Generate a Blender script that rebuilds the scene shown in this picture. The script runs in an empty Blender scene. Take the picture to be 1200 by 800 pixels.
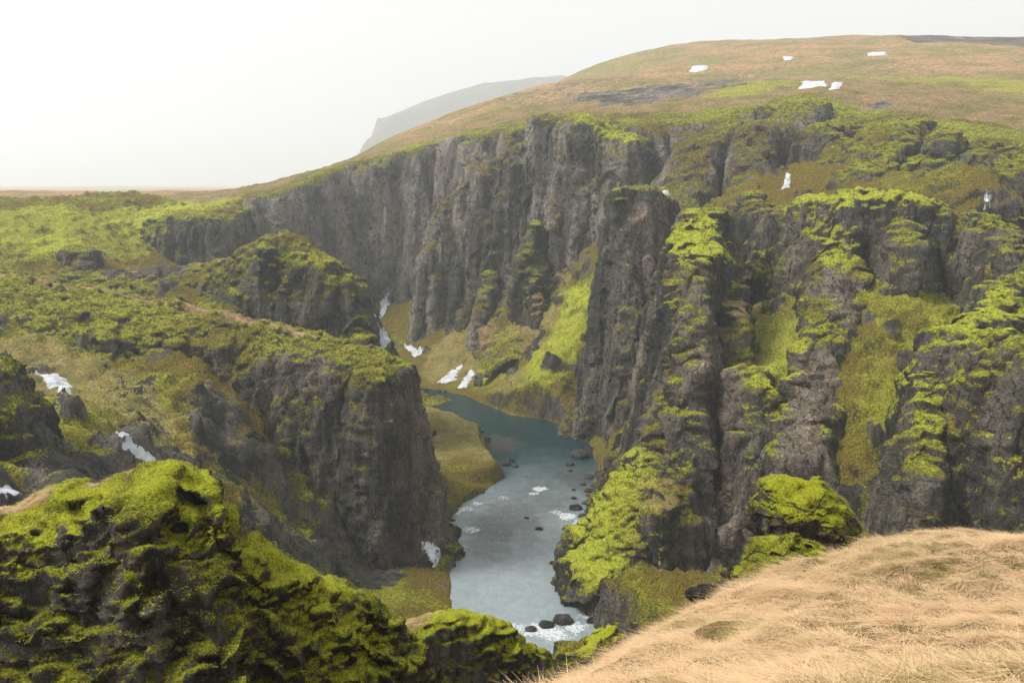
import bpy, math, random, time
import numpy as np
from mathutils import Vector
T0 = time.time()
def log(*a): print('[%.1f]' % (time.time() - T0), *a)
rng = np.random.default_rng(7)
random.seed(7)
scene = bpy.context.scene
COL = bpy.data.collections.new('canyon'); scene.collection.children.link(COL)

# ------------------------------------------------------------------ camera
CAM_Z, FPX, PITCH = 65.0, 1040.0, math.radians(10.1)
cp, sp = math.cos(PITCH), math.sin(PITCH)
cam = bpy.data.cameras.new('camera'); camo = bpy.data.objects.new('camera', cam); COL.objects.link(camo)
cam.sensor_width = 36.0; cam.lens = 36.0 * FPX / 1200.0
cam.clip_start = 0.2; cam.clip_end = 20000
camo.location = (0, 0, CAM_Z); camo.rotation_euler = (math.radians(90) - PITCH, 0, 0)
scene.camera = camo

def W(px, py, Y):
    """where the line of sight through a point of the photograph stands Y metres ahead"""
    u = (px - 600) / FPX; v = (400 - py) / FPX
    dy = cp + v * sp; dz = -sp + v * cp
    t = Y / dy
    return (u * t, Y, CAM_Z + dz * t)
def WZ(px, py, z=0.0):
    u = (px - 600) / FPX; v = (400 - py) / FPX
    dy = cp + v * sp; dz = -sp + v * cp
    t = (z - CAM_Z) / dz
    return (u * t, dy * t, z)

# ------------------------------------------------------------------ noise
_perm = rng.permutation(256).astype(np.int32); _perm = np.concatenate([_perm, _perm, _perm])
_g = rng.normal(size=(256, 3)); _g /= np.linalg.norm(_g, axis=1)[:, None]; _g = _g.astype(np.float32)
_rv = rng.random(256).astype(np.float32); _rv3 = rng.random((256, 3)).astype(np.float32)
def _h(i, j, k): return _perm[_perm[_perm[i & 255] + (j & 255)] + (k & 255)]
def _pn(p):
    f = np.floor(p); i = f.astype(np.int32); p = (p - f).astype(np.float32)
    w = p * p * p * (p * (p * 6 - 15) + 10)
    def c(a, b, d):
        g = _g[_h(i[:, 0] + a, i[:, 1] + b, i[:, 2] + d)]
        return g[:, 0] * (p[:, 0] - a) + g[:, 1] * (p[:, 1] - b) + g[:, 2] * (p[:, 2] - d)
    x, y, z = w[:, 0], w[:, 1], w[:, 2]
    def L(a, b, t): return a + (b - a) * t
    return L(L(L(c(0,0,0), c(1,0,0), x), L(c(0,1,0), c(1,1,0), x), y),
             L(L(c(0,0,1), c(1,0,1), x), L(c(0,1,1), c(1,1,1), x), y), z) * 1.5
def pn(p, s=1.0, seed=0.0):
    """gradient noise, about -1..1; s = feature size (scalar or triple)"""
    p = np.asarray(p, np.float32) / np.asarray(s, np.float32) + np.float32(seed * 17.31)
    out = np.empty(len(p), np.float32); B = 200000
    for a in range(0, len(p), B): out[a:a+B] = _pn(p[a:a+B])
    return out
def fbm(p, s, o=4, seed=0.0, gain=.5):
    s = np.asarray(s, np.float32); r = 0; a = 1.0
    for k in range(o):
        r = r + a * pn(p, s / 2.03 ** k, seed + k * 3.7); a *= gain
    return r
def ridged(p, s, o=3, seed=0.0, gain=.5):
    s = np.asarray(s, np.float32); r = 0; a = 1.0
    for k in range(o):
        r = r + a * (1 - 2 * np.abs(pn(p, s / 2.03 ** k, seed + k * 3.7))); a *= gain
    return r
def cells(p, s, seed=0.0, jitter=.8):
    """nearest jittered cell: (random value of the cell, distance to its centre, distance to border)"""
    p = np.asarray(p, np.float32) / np.asarray(s, np.float32) + np.float32(seed * 11.7)
    N = len(p); V = np.empty(N, np.float32); D1 = np.empty(N, np.float32); E = np.empty(N, np.float32); B = 200000
    for a in range(0, N, B):
        q = p[a:a+B]; f = np.floor(q - .5); i = f.astype(np.int32)
        d1 = np.full(len(q), 9., np.float32); d2 = d1.copy(); v = np.zeros(len(q), np.float32)
        for dx in (0, 1):
            for dy in (0, 1):
                for dz in (0, 1):
                    h = _h(i[:, 0] + dx, i[:, 1] + dy, i[:, 2] + dz)
                    c = f + (dx + .5, dy + .5, dz + .5) + (_rv3[h] - .5) * jitter
                    d = np.sqrt(((q - c) ** 2).sum(1)).astype(np.float32)
                    m = d < d1
                    d2 = np.where(m, d1, np.minimum(d2, d)); d1 = np.where(m, d, d1); v = np.where(m, _rv[h], v)
        V[a:a+B] = v; D1[a:a+B] = d1; E[a:a+B] = d2 - d1
    return V, D1, E
def sm(x, a, b):
    t = np.clip((x - a) / (b - a), 0, 1); return t * t * (3 - 2 * t)
def xy3(x, y): return np.stack([x.ravel(), y.ravel(), np.zeros(x.size)], 1).astype(np.float32)

# ------------------------------------------------------------------ plan tools
def tps(pts):
    P = np.array(pts, float); X = P[:, :2] / 100.; n = len(P)
    def U(r2): return np.where(r2 > 1e-12, r2 * np.log(r2 + 1e-12), 0)
    K = U(((X[:, None] - X[None]) ** 2).sum(2)) + np.eye(n) * 2e-3
    A = np.zeros((n + 3, n + 3)); A[:n, :n] = K; A[:n, n] = 1; A[:n, n+1:] = X; A[n, :n] = 1; A[n+1:, :n] = X.T
    w = np.linalg.solve(A, np.concatenate([P[:, 2], [0, 0, 0]]))
    def f(x, y):
        x = x / 100.; y = y / 100.
        r = w[n] + w[n+1] * x + w[n+2] * y
        for k in range(n): r = r + w[k] * U((x - X[k, 0]) ** 2 + (y - X[k, 1]) ** 2)
        return r
    return f
def polydist(x, y, pts):
    """distance to a polyline; also the interpolated attributes of the nearest point and the side (+1 left, -1 right)"""
    P = np.array(pts, float)
    best = np.full(x.shape, 1e9); att = [np.zeros(x.shape) for _ in range(P.shape[1] - 2)]; side = np.ones(x.shape)
    for a, b in zip(P[:-1], P[1:]):
        e = b[:2] - a[:2]; L2 = (e ** 2).sum() + 1e-9
        t = np.clip(((x - a[0]) * e[0] + (y - a[1]) * e[1]) / L2, 0, 1)
        dx = x - a[0] - t * e[0]; dy = y - a[1] - t * e[1]; d = np.hypot(dx, dy)
        m = d < best; best = np.where(m, d, best)
        side = np.where(m, np.sign(e[0] * dy - e[1] * dx + 1e-9), side)
        for k in range(len(att)): att[k] = np.where(m, a[2+k] + t * (b[2+k] - a[2+k]), att[k])
    return best, att, side
def inpoly(x, y, poly):
    P = np.array(poly, float)[:, :2]; c = np.zeros(x.shape, bool)
    for a, b in zip(P, np.roll(P, -1, 0)):
        if a[1] == b[1]: continue
        c ^= ((a[1] > y) != (b[1] > y)) & (x < (b[0] - a[0]) * (y - a[1]) / (b[1] - a[1]) + a[0])
    return c

# ------------------------------------------------------------------ mesh tools
def new_mesh(name, V, F, mat, link=True, smooth=True):
    me = bpy.data.meshes.new(name); n = F.shape[1]
    me.vertices.add(len(V)); me.vertices.foreach_set('co', np.ascontiguousarray(V, np.float32).ravel())
    me.loops.add(F.size); me.loops.foreach_set('vertex_index', np.ascontiguousarray(F, np.int32).ravel())
    me.polygons.add(len(F)); me.polygons.foreach_set('loop_start', np.arange(0, F.size, n, dtype=np.int32))
    me.polygons.foreach_set('use_smooth', np.full(len(F), smooth))
    me.update(calc_edges=True)
    if mat: me.materials.append(mat)
    o = bpy.data.objects.new(name, me)
    if link: COL.objects.link(o)
    return o
def tag(o, label=None, cat=None, group=None, kind=None):
    if label: o['label'] = label
    if cat: o['category'] = cat
    if group: o['group'] = group
    if kind: o['kind'] = kind
    return o
def getco(me):
    V = np.empty(len(me.vertices) * 3, np.float32); me.vertices.foreach_get('co', V); return V.reshape(-1, 3)
def getno(me):
    V = np.empty(len(me.vertices) * 3, np.float32); me.vertex_normals.foreach_get('vector', V); return V.reshape(-1, 3)
def setattr4(me, name, A):
    at = me.attributes.new(name, 'FLOAT_COLOR', 'POINT'); at.data.foreach_set('color', np.ascontiguousarray(A, np.float32).ravel())
def gridfaces(nx, ny, mask=None):
    i = np.arange(nx * ny).reshape(ny, nx)
    F = np.stack([i[:-1, :-1], i[:-1, 1:], i[1:, 1:], i[1:, :-1]], -1).reshape(-1, 4)
    if mask is not None: F = F[mask[F].all(1)]
    return F
def compact(V, F):
    u, inv = np.unique(F, return_inverse=True); return V[u], inv.reshape(F.shape)

# paint: where the ground itself changes colour. (x, y, z, radius, channel, value)
# channels: 0 bare tan rock, 1 dry straw grass, 2 bright moss, 3 dark bare rock or scree
PAINT = []
def blob(px, py, Y, r, ch, v=1.0): PAINT.append((*W(px, py, Y), r, ch, v))
def stroke(pts, r, ch, v=1.0):
    pts = [W(*p) for p in pts]
    for a, b in zip(pts[:-1], pts[1:]):
        a, b = np.array(a), np.array(b); n = max(1, int(np.linalg.norm(b - a) / (r * .7)))
        for k in range(n + 1): PAINT.append((*(a + (b - a) * k / n), r, ch, v))
def paint(V):
    A = np.zeros((len(V), 4), np.float32)
    lo, hi = V.min(0), V.max(0)
    wn = None
    for (x, y, z, r, ch, v) in PAINT:
        if x + 2*r < lo[0] or x - 2*r > hi[0] or y + 2*r < lo[1] or y - 2*r > hi[1] or z + 2*r < lo[2] or z - 2*r > hi[2]: continue
        if wn is None:
            wn = pn(V, 5.0, 9) * .35 + pn(V, 1.7, 8) * .25; wb = pn(V, (26, 60, 26), 4) * .6 + pn(V, (9, 25, 9), 5) * .4
        d = np.sqrt((V[:, 0] - x) ** 2 + ((V[:, 1] - y) * .55) ** 2 + (V[:, 2] - z) ** 2) / r + (wn if r < 12 else wb)
        A[:, ch] = np.maximum(A[:, ch], v * (1 - sm(d, .55, 1.25)))
    return A

def solid(name, hf, box, res, zmin, voxel, mat, disp=None, cull=None, seed=0, link=True):
    """closed height body -> voxel remesh (even faces on the cliffs) -> displacement in 3D"""
    x0, y0, x1, y1 = box
    nx = int((x1 - x0) / res) + 1; ny = int((y1 - y0) / res) + 1
    X, Y = np.meshgrid(np.linspace(x0, x1, nx), np.linspace(y0, y1, ny))
    Z = np.maximum(hf(X, Y), zmin + voxel * .6)
    top = np.stack([X.ravel(), Y.ravel(), Z.ravel()], 1); bot = top.copy(); bot[:, 2] = zmin - voxel
    F = gridfaces(nx, ny); N = nx * ny
    i = np.arange(N).reshape(ny, nx)
    ring = np.concatenate([i[0, :-1], i[:-1, -1], i[-1, :0:-1], i[:0:-1, 0]]); nr = np.roll(ring, -1)
    side = np.stack([ring, ring + N, nr + N, nr], 1)
    V = np.concatenate([top, bot]); F = np.concatenate([F, F[:, ::-1] + N, side])
    o = new_mesh(name, V, F, None, True)
    m = o.modifiers.new('r', 'REMESH'); m.mode = 'VOXEL'; m.voxel_size = voxel; m.use_smooth_shade = True
    dg = bpy.context.evaluated_depsgraph_get(); ev = o.evaluated_get(dg); me = bpy.data.meshes.new_from_object(ev)
    bpy.data.objects.remove(o)
    V = getco(me); nl = len(me.loops)
    L = np.empty(nl, np.int32); me.loops.foreach_get('vertex_index', L)
    bpy.data.meshes.remove(me)
    F = L.reshape(-1, 4)
    # drop what is buried
    keep = V[:, 2] > zmin + voxel * .8
    if cull is not None: keep &= V[:, 2] > cull(V[:, 0], V[:, 1]) - 2.5
    keep &= (V[:, 0] > x0 + .05) & (V[:, 0] < x1 - .05) & (V[:, 1] > y0 + .05) & (V[:, 1] < y1 - .05)
    F = F[keep[F].any(1)]; V, F = compact(V, F)
    o = new_mesh(name, V, F, mat, link)
    if disp is not None:
        V = disp(V, getno(o.data)); o.data.vertices.foreach_set('co', V.astype(np.float32).ravel()); o.data.update()
    setattr4(o.data, 'mask', paint(V))
    log(name, len(V))
    return o
def sheet(name, hf, xs, ys, mat, disp=None, keepf=None):
    X, Y = np.meshgrid(xs, ys); Z = hf(X, Y)
    V = np.stack([X.ravel(), Y.ravel(), Z.ravel()], 1); F = gridfaces(len(xs), len(ys))
    if keepf is not None: F = F[keepf(V[:, 0], V[:, 1], V[:, 2])[F].any(1)]
    V, F = compact(V, F)
    o = new_mesh(name, V, F, mat)
    if disp is not None:
        V = disp(V, getno(o.data)); o.data.vertices.foreach_set('co', V.astype(np.float32).ravel()); o.data.update()
    A = paint(V)
    if 'a' in EXTRA: A[:, 3] = np.maximum(A[:, 3], EXTRA.pop('a'))
    setattr4(o.data, 'mask', A); log(name, len(V))
    return o

# ------------------------------------------------------------------ materials
class NT:
    def __init__(s, name):
        s.m = bpy.data.materials.new(name); s.m.use_nodes = True; s.t = s.m.node_tree; s.t.nodes.clear()
        s.out = s.n('ShaderNodeOutputMaterial')
    def n(s, ty, **kw):
        nd = s.t.nodes.new(ty)
        for k, v in kw.items(): setattr(nd, k, v)
        return nd
    def put(s, sock, v):
        if isinstance(v, bpy.types.NodeSocket): s.t.links.new(v, sock)
        elif v is not None:
            if sock.type == 'RGBA' and len(v) == 3: v = (*v, 1)
            sock.default_value = v
    def math(s, op, a, b=None, c=None, clamp=False):
        nd = s.n('ShaderNodeMath', operation=op, use_clamp=clamp); s.put(nd.inputs[0], a)
        if b is not None: s.put(nd.inputs[1], b)
        if c is not None: s.put(nd.inputs[2], c)
        return nd.outputs[0]
    def noise(s, vec, scale, detail=4, rough=.55, dist=0.0):
        nd = s.n('ShaderNodeTexNoise'); s.put(nd.inputs['Vector'], vec); nd.inputs['Scale'].default_value = scale
        nd.inputs['Detail'].default_value = detail; nd.inputs['Roughness'].default_value = rough; nd.inputs['Distortion'].default_value = dist
        return nd.outputs['Fac']
    def voro(s, vec, scale, feature='F1'):
        nd = s.n('ShaderNodeTexVoronoi', feature=feature); s.put(nd.inputs['Vector'], vec); nd.inputs['Scale'].default_value = scale
        return nd.outputs['Distance']
    def mapv(s, vec, scale, loc=(0, 0, 0)):
        nd = s.n('ShaderNodeMapping'); s.put(nd.inputs['Vector'], vec); nd.inputs['Scale'].default_value = scale; nd.inputs['Location'].default_value = loc
        return nd.outputs[0]
    def ss(s, v, a, b):
        nd = s.n('ShaderNodeMapRange', interpolation_type='SMOOTHSTEP'); s.put(nd.inputs['Value'], v)
        s.put(nd.inputs['From Min'], a); s.put(nd.inputs['From Max'], b); return nd.outputs[0]
    def mix(s, f, a, b):
        nd = s.n('ShaderNodeMix', data_type='RGBA'); s.put(nd.inputs[0], f); s.put(nd.inputs[6], a); s.put(nd.inputs[7], b); return nd.outputs[2]
    def ramp(s, f, stops):
        nd = s.n('ShaderNodeValToRGB'); cr = nd.color_ramp
        while len(cr.elements) > 1: cr.elements.remove(cr.elements[-1])
        cr.elements[0].position = stops[0][0]; cr.elements[0].color = (*stops[0][1], 1)
        for p, c in stops[1:]: e = cr.elements.new(p); e.color = (*c, 1)
        s.put(nd.inputs[0], f); return nd.outputs[0]
    def bump(s, h, dist, strength=1.0, nrm=None):
        nd = s.n('ShaderNodeBump'); nd.inputs['Distance'].default_value = dist; nd.inputs['Strength'].default_value = strength
        s.put(nd.inputs['Height'], h)
        if nrm is not None: s.put(nd.inputs['Normal'], nrm)
        return nd.outputs[0]
    def bsdf(s, col, rough=.9, nrm=None, spec=.2, **kw):
        nd = s.n('ShaderNodeBsdfPrincipled'); s.put(nd.inputs['Base Color'], col); s.put(nd.inputs['Roughness'], rough)
        s.put(nd.inputs['Specular IOR Level'], spec)
        if nrm is not None: s.put(nd.inputs['Normal'], nrm)
        for k, v in kw.items(): s.put(nd.inputs[k], v)
        s.t.links.new(nd.outputs[0], s.out.inputs[0]); return nd

def ground_mat(name, k=1.0, moss=0.0, grass=0.0, rock=((.019,.018,.014),(.060,.055,.043),(.19,.17,.13)), wet=0.0,
               mosscol=((.034,.032,.005),(.20,.195,.010),(.56,.60,.04)), ochre=(.24,.18,.02), ochre_amt=.5, straw=(.50,.33,.14), tan=(.30,.21,.15), bumpk=1.0, streak=1.0, panel=.26):
    """k = size of the finest features in metres (1 in the middle distance, about .12 in the foreground)"""
    s = NT(name)
    pos = s.n('ShaderNodeNewGeometry'); P = pos.outputs['Position']; nz = s.n('ShaderNodeSeparateXYZ'); s.put(nz.inputs[0], pos.outputs['Normal']); nz = nz.outputs[2]
    at = s.n('ShaderNodeAttribute', attribute_name='mask'); sep = s.n('ShaderNodeSeparateColor'); s.put(sep.inputs[0], at.outputs['Color'])
    aT, aG, aM = sep.outputs[0], sep.outputs[1], sep.outputs[2]; aR = at.outputs['Alpha']
    nL = s.noise(P, .035, 3); nM = s.noise(P, .16 / k, 4, .6); nF = s.noise(P, .9 / k, 6, .72); nX = s.noise(P, 3.6 / k, 5, .75); nY = s.noise(P, 1.9 / k, 4, .7)
    Ps = s.mapv(P, (.45 / k, .45 / k, .04 / k)); st = s.noise(Ps, 1.0, 5, .62, .6)
    Ph = s.mapv(P, (.10 / k, .10 / k, .75 / k)); ly = s.noise(Ph, 1.0, 3, .6)
    # rock
    rv = s.math('ADD', s.math('MULTIPLY', st, .6 * streak), s.math('ADD', s.math('MULTIPLY', nX, .25), s.math('MULTIPLY', ly, .30 + .6 * (1 - streak))))
    rc = s.ramp(rv, [(.36, rock[0]), (.52, rock[1]), (.72, rock[2])])
    tf = s.math('ADD', s.math('MULTIPLY', aT, .9), s.math('MULTIPLY', s.ss(s.math('ADD', s.math('MULTIPLY', st, .6), s.math('MULTIPLY', nL, .6)), .62, .76), .35), clamp=True)
    tc = s.mix(s.ss(nF, .3, .7), tuple(c * .5 for c in tan), tan)
    rc = s.mix(s.math('MULTIPLY', tf, s.ss(st, .28, .46)), rc, tc)
    pn_ = s.ss(s.noise(s.mapv(P, (.13 / k, .13 / k, .028 / k)), 1.0, 3, .55, .8), .38, .62); rc = s.mix(pn_, s.mix(.62, rc, (.008, .009, .010)), s.mix(panel, rc, (.42, .36, .30)))  # pale tan panels; the dark ones put alcove shade into the rock colour
    wv = s.n('ShaderNodeVectorMath', operation='ADD'); s.put(wv.inputs[0], s.mapv(P, (.42 / k, .42 / k, .12 / k))); nz3 = s.n('ShaderNodeTexNoise'); s.put(nz3.inputs['Vector'], P); nz3.inputs['Scale'].default_value = .5 / k; nz3.inputs['Detail'].default_value = 3
    s.put(wv.inputs[1], nz3.outputs['Color'])
    crk = s.math('MULTIPLY', s.math('SUBTRACT', 1.0, s.ss(s.voro(wv.outputs[0], 1.0, 'DISTANCE_TO_EDGE'), .0, .07)), s.ss(nF, .42, .56))
    rc = s.mix(s.math('MULTIPLY', crk, .85), rc, (.006, .006, .006))
    film = s.math('MULTIPLY', s.ss(s.math('ADD', s.math('MULTIPLY', nM, .6), s.math('MULTIPLY', nF, .4)), .46, .62), .65); rc = s.mix(s.math('MULTIPLY', film, s.math('SUBTRACT', 1.0, aT)), rc, (.05, .042, .014))
    # green and ochre cover
    cov = s.math('ADD', nz, s.math('MULTIPLY', s.math('SUBTRACT', nM, .5), .75))
    cov = s.math('ADD', cov, s.math('MULTIPLY', s.math('SUBTRACT', nF, .5), .9))
    cov = s.math('ADD', cov, s.math('MULTIPLY', s.math('SUBTRACT', nX, .5), .8)); cov = s.math('ADD', cov, s.math('MULTIPLY', s.math('SUBTRACT', nY, .5), .6))
    cov = s.math('ADD', cov, s.math('MULTIPLY', aM, .30)); cov = s.math('ADD', cov, s.math('MULTIPLY', aG, .35)); cov = s.math('SUBTRACT', cov, s.math('MULTIPLY', aR, 1.0))
    cov = s.math('SUBTRACT', cov, s.math('MULTIPLY', aT, .5))
    cf = s.ss(cov, .42 - moss, .56 - moss)
    bright = s.math('ADD', s.math('MULTIPLY', nz, .55), s.math('ADD', s.math('MULTIPLY', nF, .5), s.math('MULTIPLY', aM, .32)))  # moss lightens on upward faces: sunlit tops put into its colour
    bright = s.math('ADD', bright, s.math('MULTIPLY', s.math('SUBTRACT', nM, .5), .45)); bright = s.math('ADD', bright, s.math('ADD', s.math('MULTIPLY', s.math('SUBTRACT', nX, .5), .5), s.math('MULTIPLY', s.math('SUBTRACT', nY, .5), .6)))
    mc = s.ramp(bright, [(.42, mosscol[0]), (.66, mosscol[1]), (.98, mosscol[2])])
    oc = s.mix(s.ss(nX, .35, .62), tuple(c * .45 for c in ochre), ochre)
    of = s.math('MULTIPLY', s.ss(s.math('ADD', s.math('MULTIPLY', nL, .55), s.math('MULTIPLY', nM, .55)), .66 - .22 * ochre_amt, .82 - .25 * ochre_amt), s.math('SUBTRACT', 1.0, s.math('MULTIPLY', aM, .85)))
    mc = s.mix(of, mc, oc)
    gc = s.mix(s.ss(s.noise(s.mapv(P, (1, 1, .3)), 1.3 / k, 4, .7), .3, .7), tuple(c * .6 for c in straw), straw)
    gg = s.mix(s.ss(nM, .35, .7), gc, (.24, .22, .045))
    gf = s.math('MULTIPLY', s.ss(s.math('ADD', s.math('ADD', aG, grass), s.math('MULTIPLY', s.math('SUBTRACT', nF, .5), .8)), .3, .65), s.ss(nz, .35, .6)); gf = s.math('MULTIPLY', gf, s.math('SUBTRACT', 1.0, s.math('MULTIPLY', aM, .75)))
    mc = s.mix(gf, mc, gg)
    col = s.mix(cf, rc, mc)
    mt_ = s.n('ShaderNodeMix', data_type='RGBA', blend_type='MULTIPLY'); mt_.inputs[0].default_value = 1.0; s.put(mt_.inputs[6], col)
    g1 = s.math('ADD', .35, s.math('ADD', s.math('MULTIPLY', s.ss(nX, .32, .68), .75), s.math('MULTIPLY', s.ss(nY, .32, .68), .55)))
    gc_ = s.n('ShaderNodeCombineColor'); s.put(gc_.inputs[0], g1); s.put(gc_.inputs[1], g1); s.put(gc_.inputs[2], g1); s.put(mt_.inputs[7], gc_.outputs[0]); col = mt_.outputs[2]
    # speckle of small gaps and pale flecks
    sp_ = s.ss(s.noise(P, 11 / k, 2, .7), .30, .42)
    col = s.mix(s.math('MULTIPLY', s.math('SUBTRACT', 1.0, sp_), .7), col, (.012, .012, .008))
    fl = s.math('MULTIPLY', s.ss(s.noise(P, 7 / k, 2, .5), .70, .75), s.math('SUBTRACT', 1.0, cf))
    col = s.mix(s.math('MULTIPLY', fl, .5), col, (.30, .29, .27))
    hR = s.math('ADD', s.math('MULTIPLY', st, 1.2), s.math('ADD', s.math('MULTIPLY', nF, .8), s.math('MULTIPLY', nX, .5)))
    hM = s.math('ADD', s.math('MULTIPLY', nF, .8), s.math('MULTIPLY', nX, .6))
    hh = s.n('ShaderNodeMix', data_type='FLOAT'); s.put(hh.inputs[0], cf); s.put(hh.inputs[2], hR); s.put(hh.inputs[3], s.math('ADD', hM, .5))
    b = s.bump(s.math('SUBTRACT', s.math('ADD', hh.outputs[0], s.math('MULTIPLY', nY, .9)), s.math('MULTIPLY', crk, .5)), 1.2 * k * bumpk)
    ro = s.n('ShaderNodeMix', data_type='FLOAT'); s.put(ro.inputs[0], cf); ro.inputs[2].default_value = .75 - wet; ro.inputs[3].default_value = .95
    s.bsdf(col, ro.outputs[0], b, .25)
    return s.m

M_CANYON = ground_mat('mossy_canyon_rock', 1.0, moss=0.0)
M_RIB = ground_mat('rib_rock', 1.0, moss=-.15, ochre_amt=.6, tan=(.44,.32,.235), rock=((.018,.017,.013),(.066,.061,.047),(.225,.20,.155)))
M_KNOLL = ground_mat('knoll_moss', .8, moss=.16, ochre_amt=.75, ochre=(.32,.235,.022), rock=((.019,.018,.014),(.060,.055,.043),(.19,.17,.13)))
M_SLOPE = ground_mat('mossy_slope_ground', .8, moss=.0, grass=.02, ochre_amt=.95, straw=(.54,.42,.13), ochre=(.28,.205,.02))
M_LEFT = ground_mat('mossy_ochre_ground', .9, moss=.04, grass=.0, ochre_amt=.6)
M_FAR = ground_mat('far_wall_rock', 1.6, moss=-.04, grass=.0, straw=(.60,.38,.18), rock=((.06,.056,.052),(.19,.165,.14),(.42,.36,.29)), tan=(.52,.37,.28), panel=.6, ochre_amt=.7)
M_HILL = ground_mat('hill_grass', 5.0, moss=.6, grass=.66, rock=((.09,.062,.045),(.17,.12,.085),(.28,.20,.14)), straw=(.68,.39,.18), ochre_amt=.6, mosscol=((.06,.06,.02),(.14,.14,.03),(.26,.26,.05)), bumpk=.5)
M_MOUNT = ground_mat('mountain_ground', 18.0, moss=.3, grass=.3, straw=(.28,.24,.18), mosscol=((.10,.10,.07),(.16,.16,.10),(.22,.22,.13)), bumpk=.5)
M_NEAR = ground_mat('near_moss_rock', .12, moss=.0, ochre_amt=.25, rock=((.007,.007,.006),(.018,.016,.013),(.05,.045,.04)), mosscol=((.026,.026,.005),(.15,.155,.008),(.46,.48,.02)), streak=.4)
M_TURF = ground_mat('near_turf', .12, moss=.9, grass=.75, straw=(.50,.31,.15), ochre_amt=.4)

# ------------------------------------------------------------------ displacement recipes
def d_rock(amp=1.0, clump=.6, sc=1.0, seed=0):
    def f(V, N):
        st = sm(1 - N[:, 2], .15, .55)[:, None]
        Nh = N.copy(); Nh[:, 2] *= .35
        col = ridged(V, np.array([5., 5., 42.]) * sc, 3, seed + 1)                      # upright ribs and flutes
        cv, cd, ce = cells(V + (pn(V, 6 * sc, seed)[:, None] * 1.2), np.array([3.0, 3.0, 9.]) * sc, seed)   # broken blocks
        led = pn(V, np.array([9., 9., 1.5]) * sc, seed + 4)
        cv2 = cells(V + (pn(V, 3., seed + 1)[:, None] * .5), np.array([1.1, 1.1, 2.4]), seed + 2)[0]
        r = (col * 1.35 + (cv - .5) * 1.15 + (cv2 - .5) * .45 + led * .2 + fbm(V, 1.6 * sc, 2, seed + 5) * .2)[:, None] * amp
        top = (np.abs(pn(V, np.array([2.2, 2.2, 1.6]) * sc, seed + 2)) * 1.2 + np.abs(pn(V, 1.1, seed + 3)) * 1.0 + pn(V, .8, seed + 7) * .3)[:, None] * clump
        V = V + Nh * r * st + N * top * (1 - .45 * st)
        return V
    return f
EXTRA = {}
def d_slope(amp=1.0, seed=0, sc=1.0):
    def f(V, N):
        a = fbm(V, 14. * sc, 3, seed) * 1.3 + np.abs(pn(V, np.array([2.6, 2.6, 2.0]) * sc, seed + 2)) * 1.2 + np.abs(pn(V, 1.2 * sc, seed + 3)) * .9 + ridged(V, 6. * sc, 2, seed + 8) * .5
        # outcrops poke through
        fr = 1 - .85 * np.maximum(sm(V[:, 1], 205, 250) * (1 - sm(V[:, 0], -60, -30)), sm(V[:, 1], 130, 160) * sm(V[:, 0], 0, 25) * .35)
        oc = sm(fbm(V, 9. * sc, 3, seed + 6), .22, .65) * fr * (1.4 + cells(V, np.array([2.2, 2.2, 3.]) * sc, seed)[0] * 1.4)
        k = sm(V[:, 2], .6, 9.)
        EXTRA['a'] = sm(oc, .7, 1.6) * k * .9
        return V + N * (((a - 1.0) * amp + oc * .9) * k)[:, None]
    return f

# ------------------------------------------------------------------ ground plan: river, slopes
river_poly = [WZ(*p)[:2] for p in [(440,452),(497,455),(545,464),(598,486),(640,492),(672,500),(690,520),(700,545),(696,575),(688,610),(680,640),(672,665),(680,705),(700,745),(720,790),(640,800),(560,800),(532,720),(530,640),(527,612),(542,590),(566,577),(592,560),(590,545),(572,528),(569,510),(545,496),(492,477),(440,470)]]
river_poly = river_poly + []
def river_d(x, y):
    d, _, _ = polydist(x, y, river_poly + [river_poly[0]])
    return np.where(inpoly(x, y, river_poly), -d, d)
G = [W(*p) for p in [(500,430,298),(540,405,305),(590,385,300),(560,440,285),(640,300,318),(650,360,280),(680,400,252),(620,420,270),(600,330,335),(540,335,345),
     (440,395,335),(450,345,380),
     (880,390,174),(865,330,188),(925,330,181),(895,425,164),(862,450,158),(940,285,188),(905,290,190),(1050,335,163),(1050,400,149),(1100,360,158),(1010,500,136),(1050,600,122),(1150,450,138),(850,650,140),(930,650,118),(990,640,112),(1195,360,190),
     (800,240,272),(850,250,245),(1100,200,225),(1180,250,195),(1180,160,262),(1000,230,220),(940,200,262),(700,280,290),
     (100,420,150),(60,470,122),(100,505,106),(20,560,86),(200,560,102),(300,600,116),(400,690,126),
     (200,335,224),(60,315,238),(120,368,205),(0,348,215),(250,388,190),(320,400,180),(-80,335,215),(150,400,160),(220,430,150),(240,470,138),(350,640,122),(430,690,132),(470,705,136),(100,260,285),(0,240,330),(200,238,340),(60,285,258),(290,345,218)]]
G += [(14,118,10),(22,105,12),(28,95,14),(0,95,0),(-12,110,6),(5,70,-4),(40,70,14),(-30,70,10),(60,60,24),(-60,60,30),(-20,40,4),(20,40,8),
      (-22,235,2),(-30,260,1),(-40,200,14),(-60,200,24),(-32,290,1),(-60,300,4),(-70,270,20),(-80,330,14),(-100,350,40),
      (26,250,8),(30,215,8),(28,180,8),(24,150,6),(40,215,16),(-110,60,42),(-120,120,50),(-150,200,58),(-180,300,60),
      (105,100,30),(135,160,50),(150,220,74),(120,60,30),(60,280,48),(0,360,30),(30,340,45),(-8,178,2),(-8,168,3)]
base_tps = tps(G)
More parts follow.
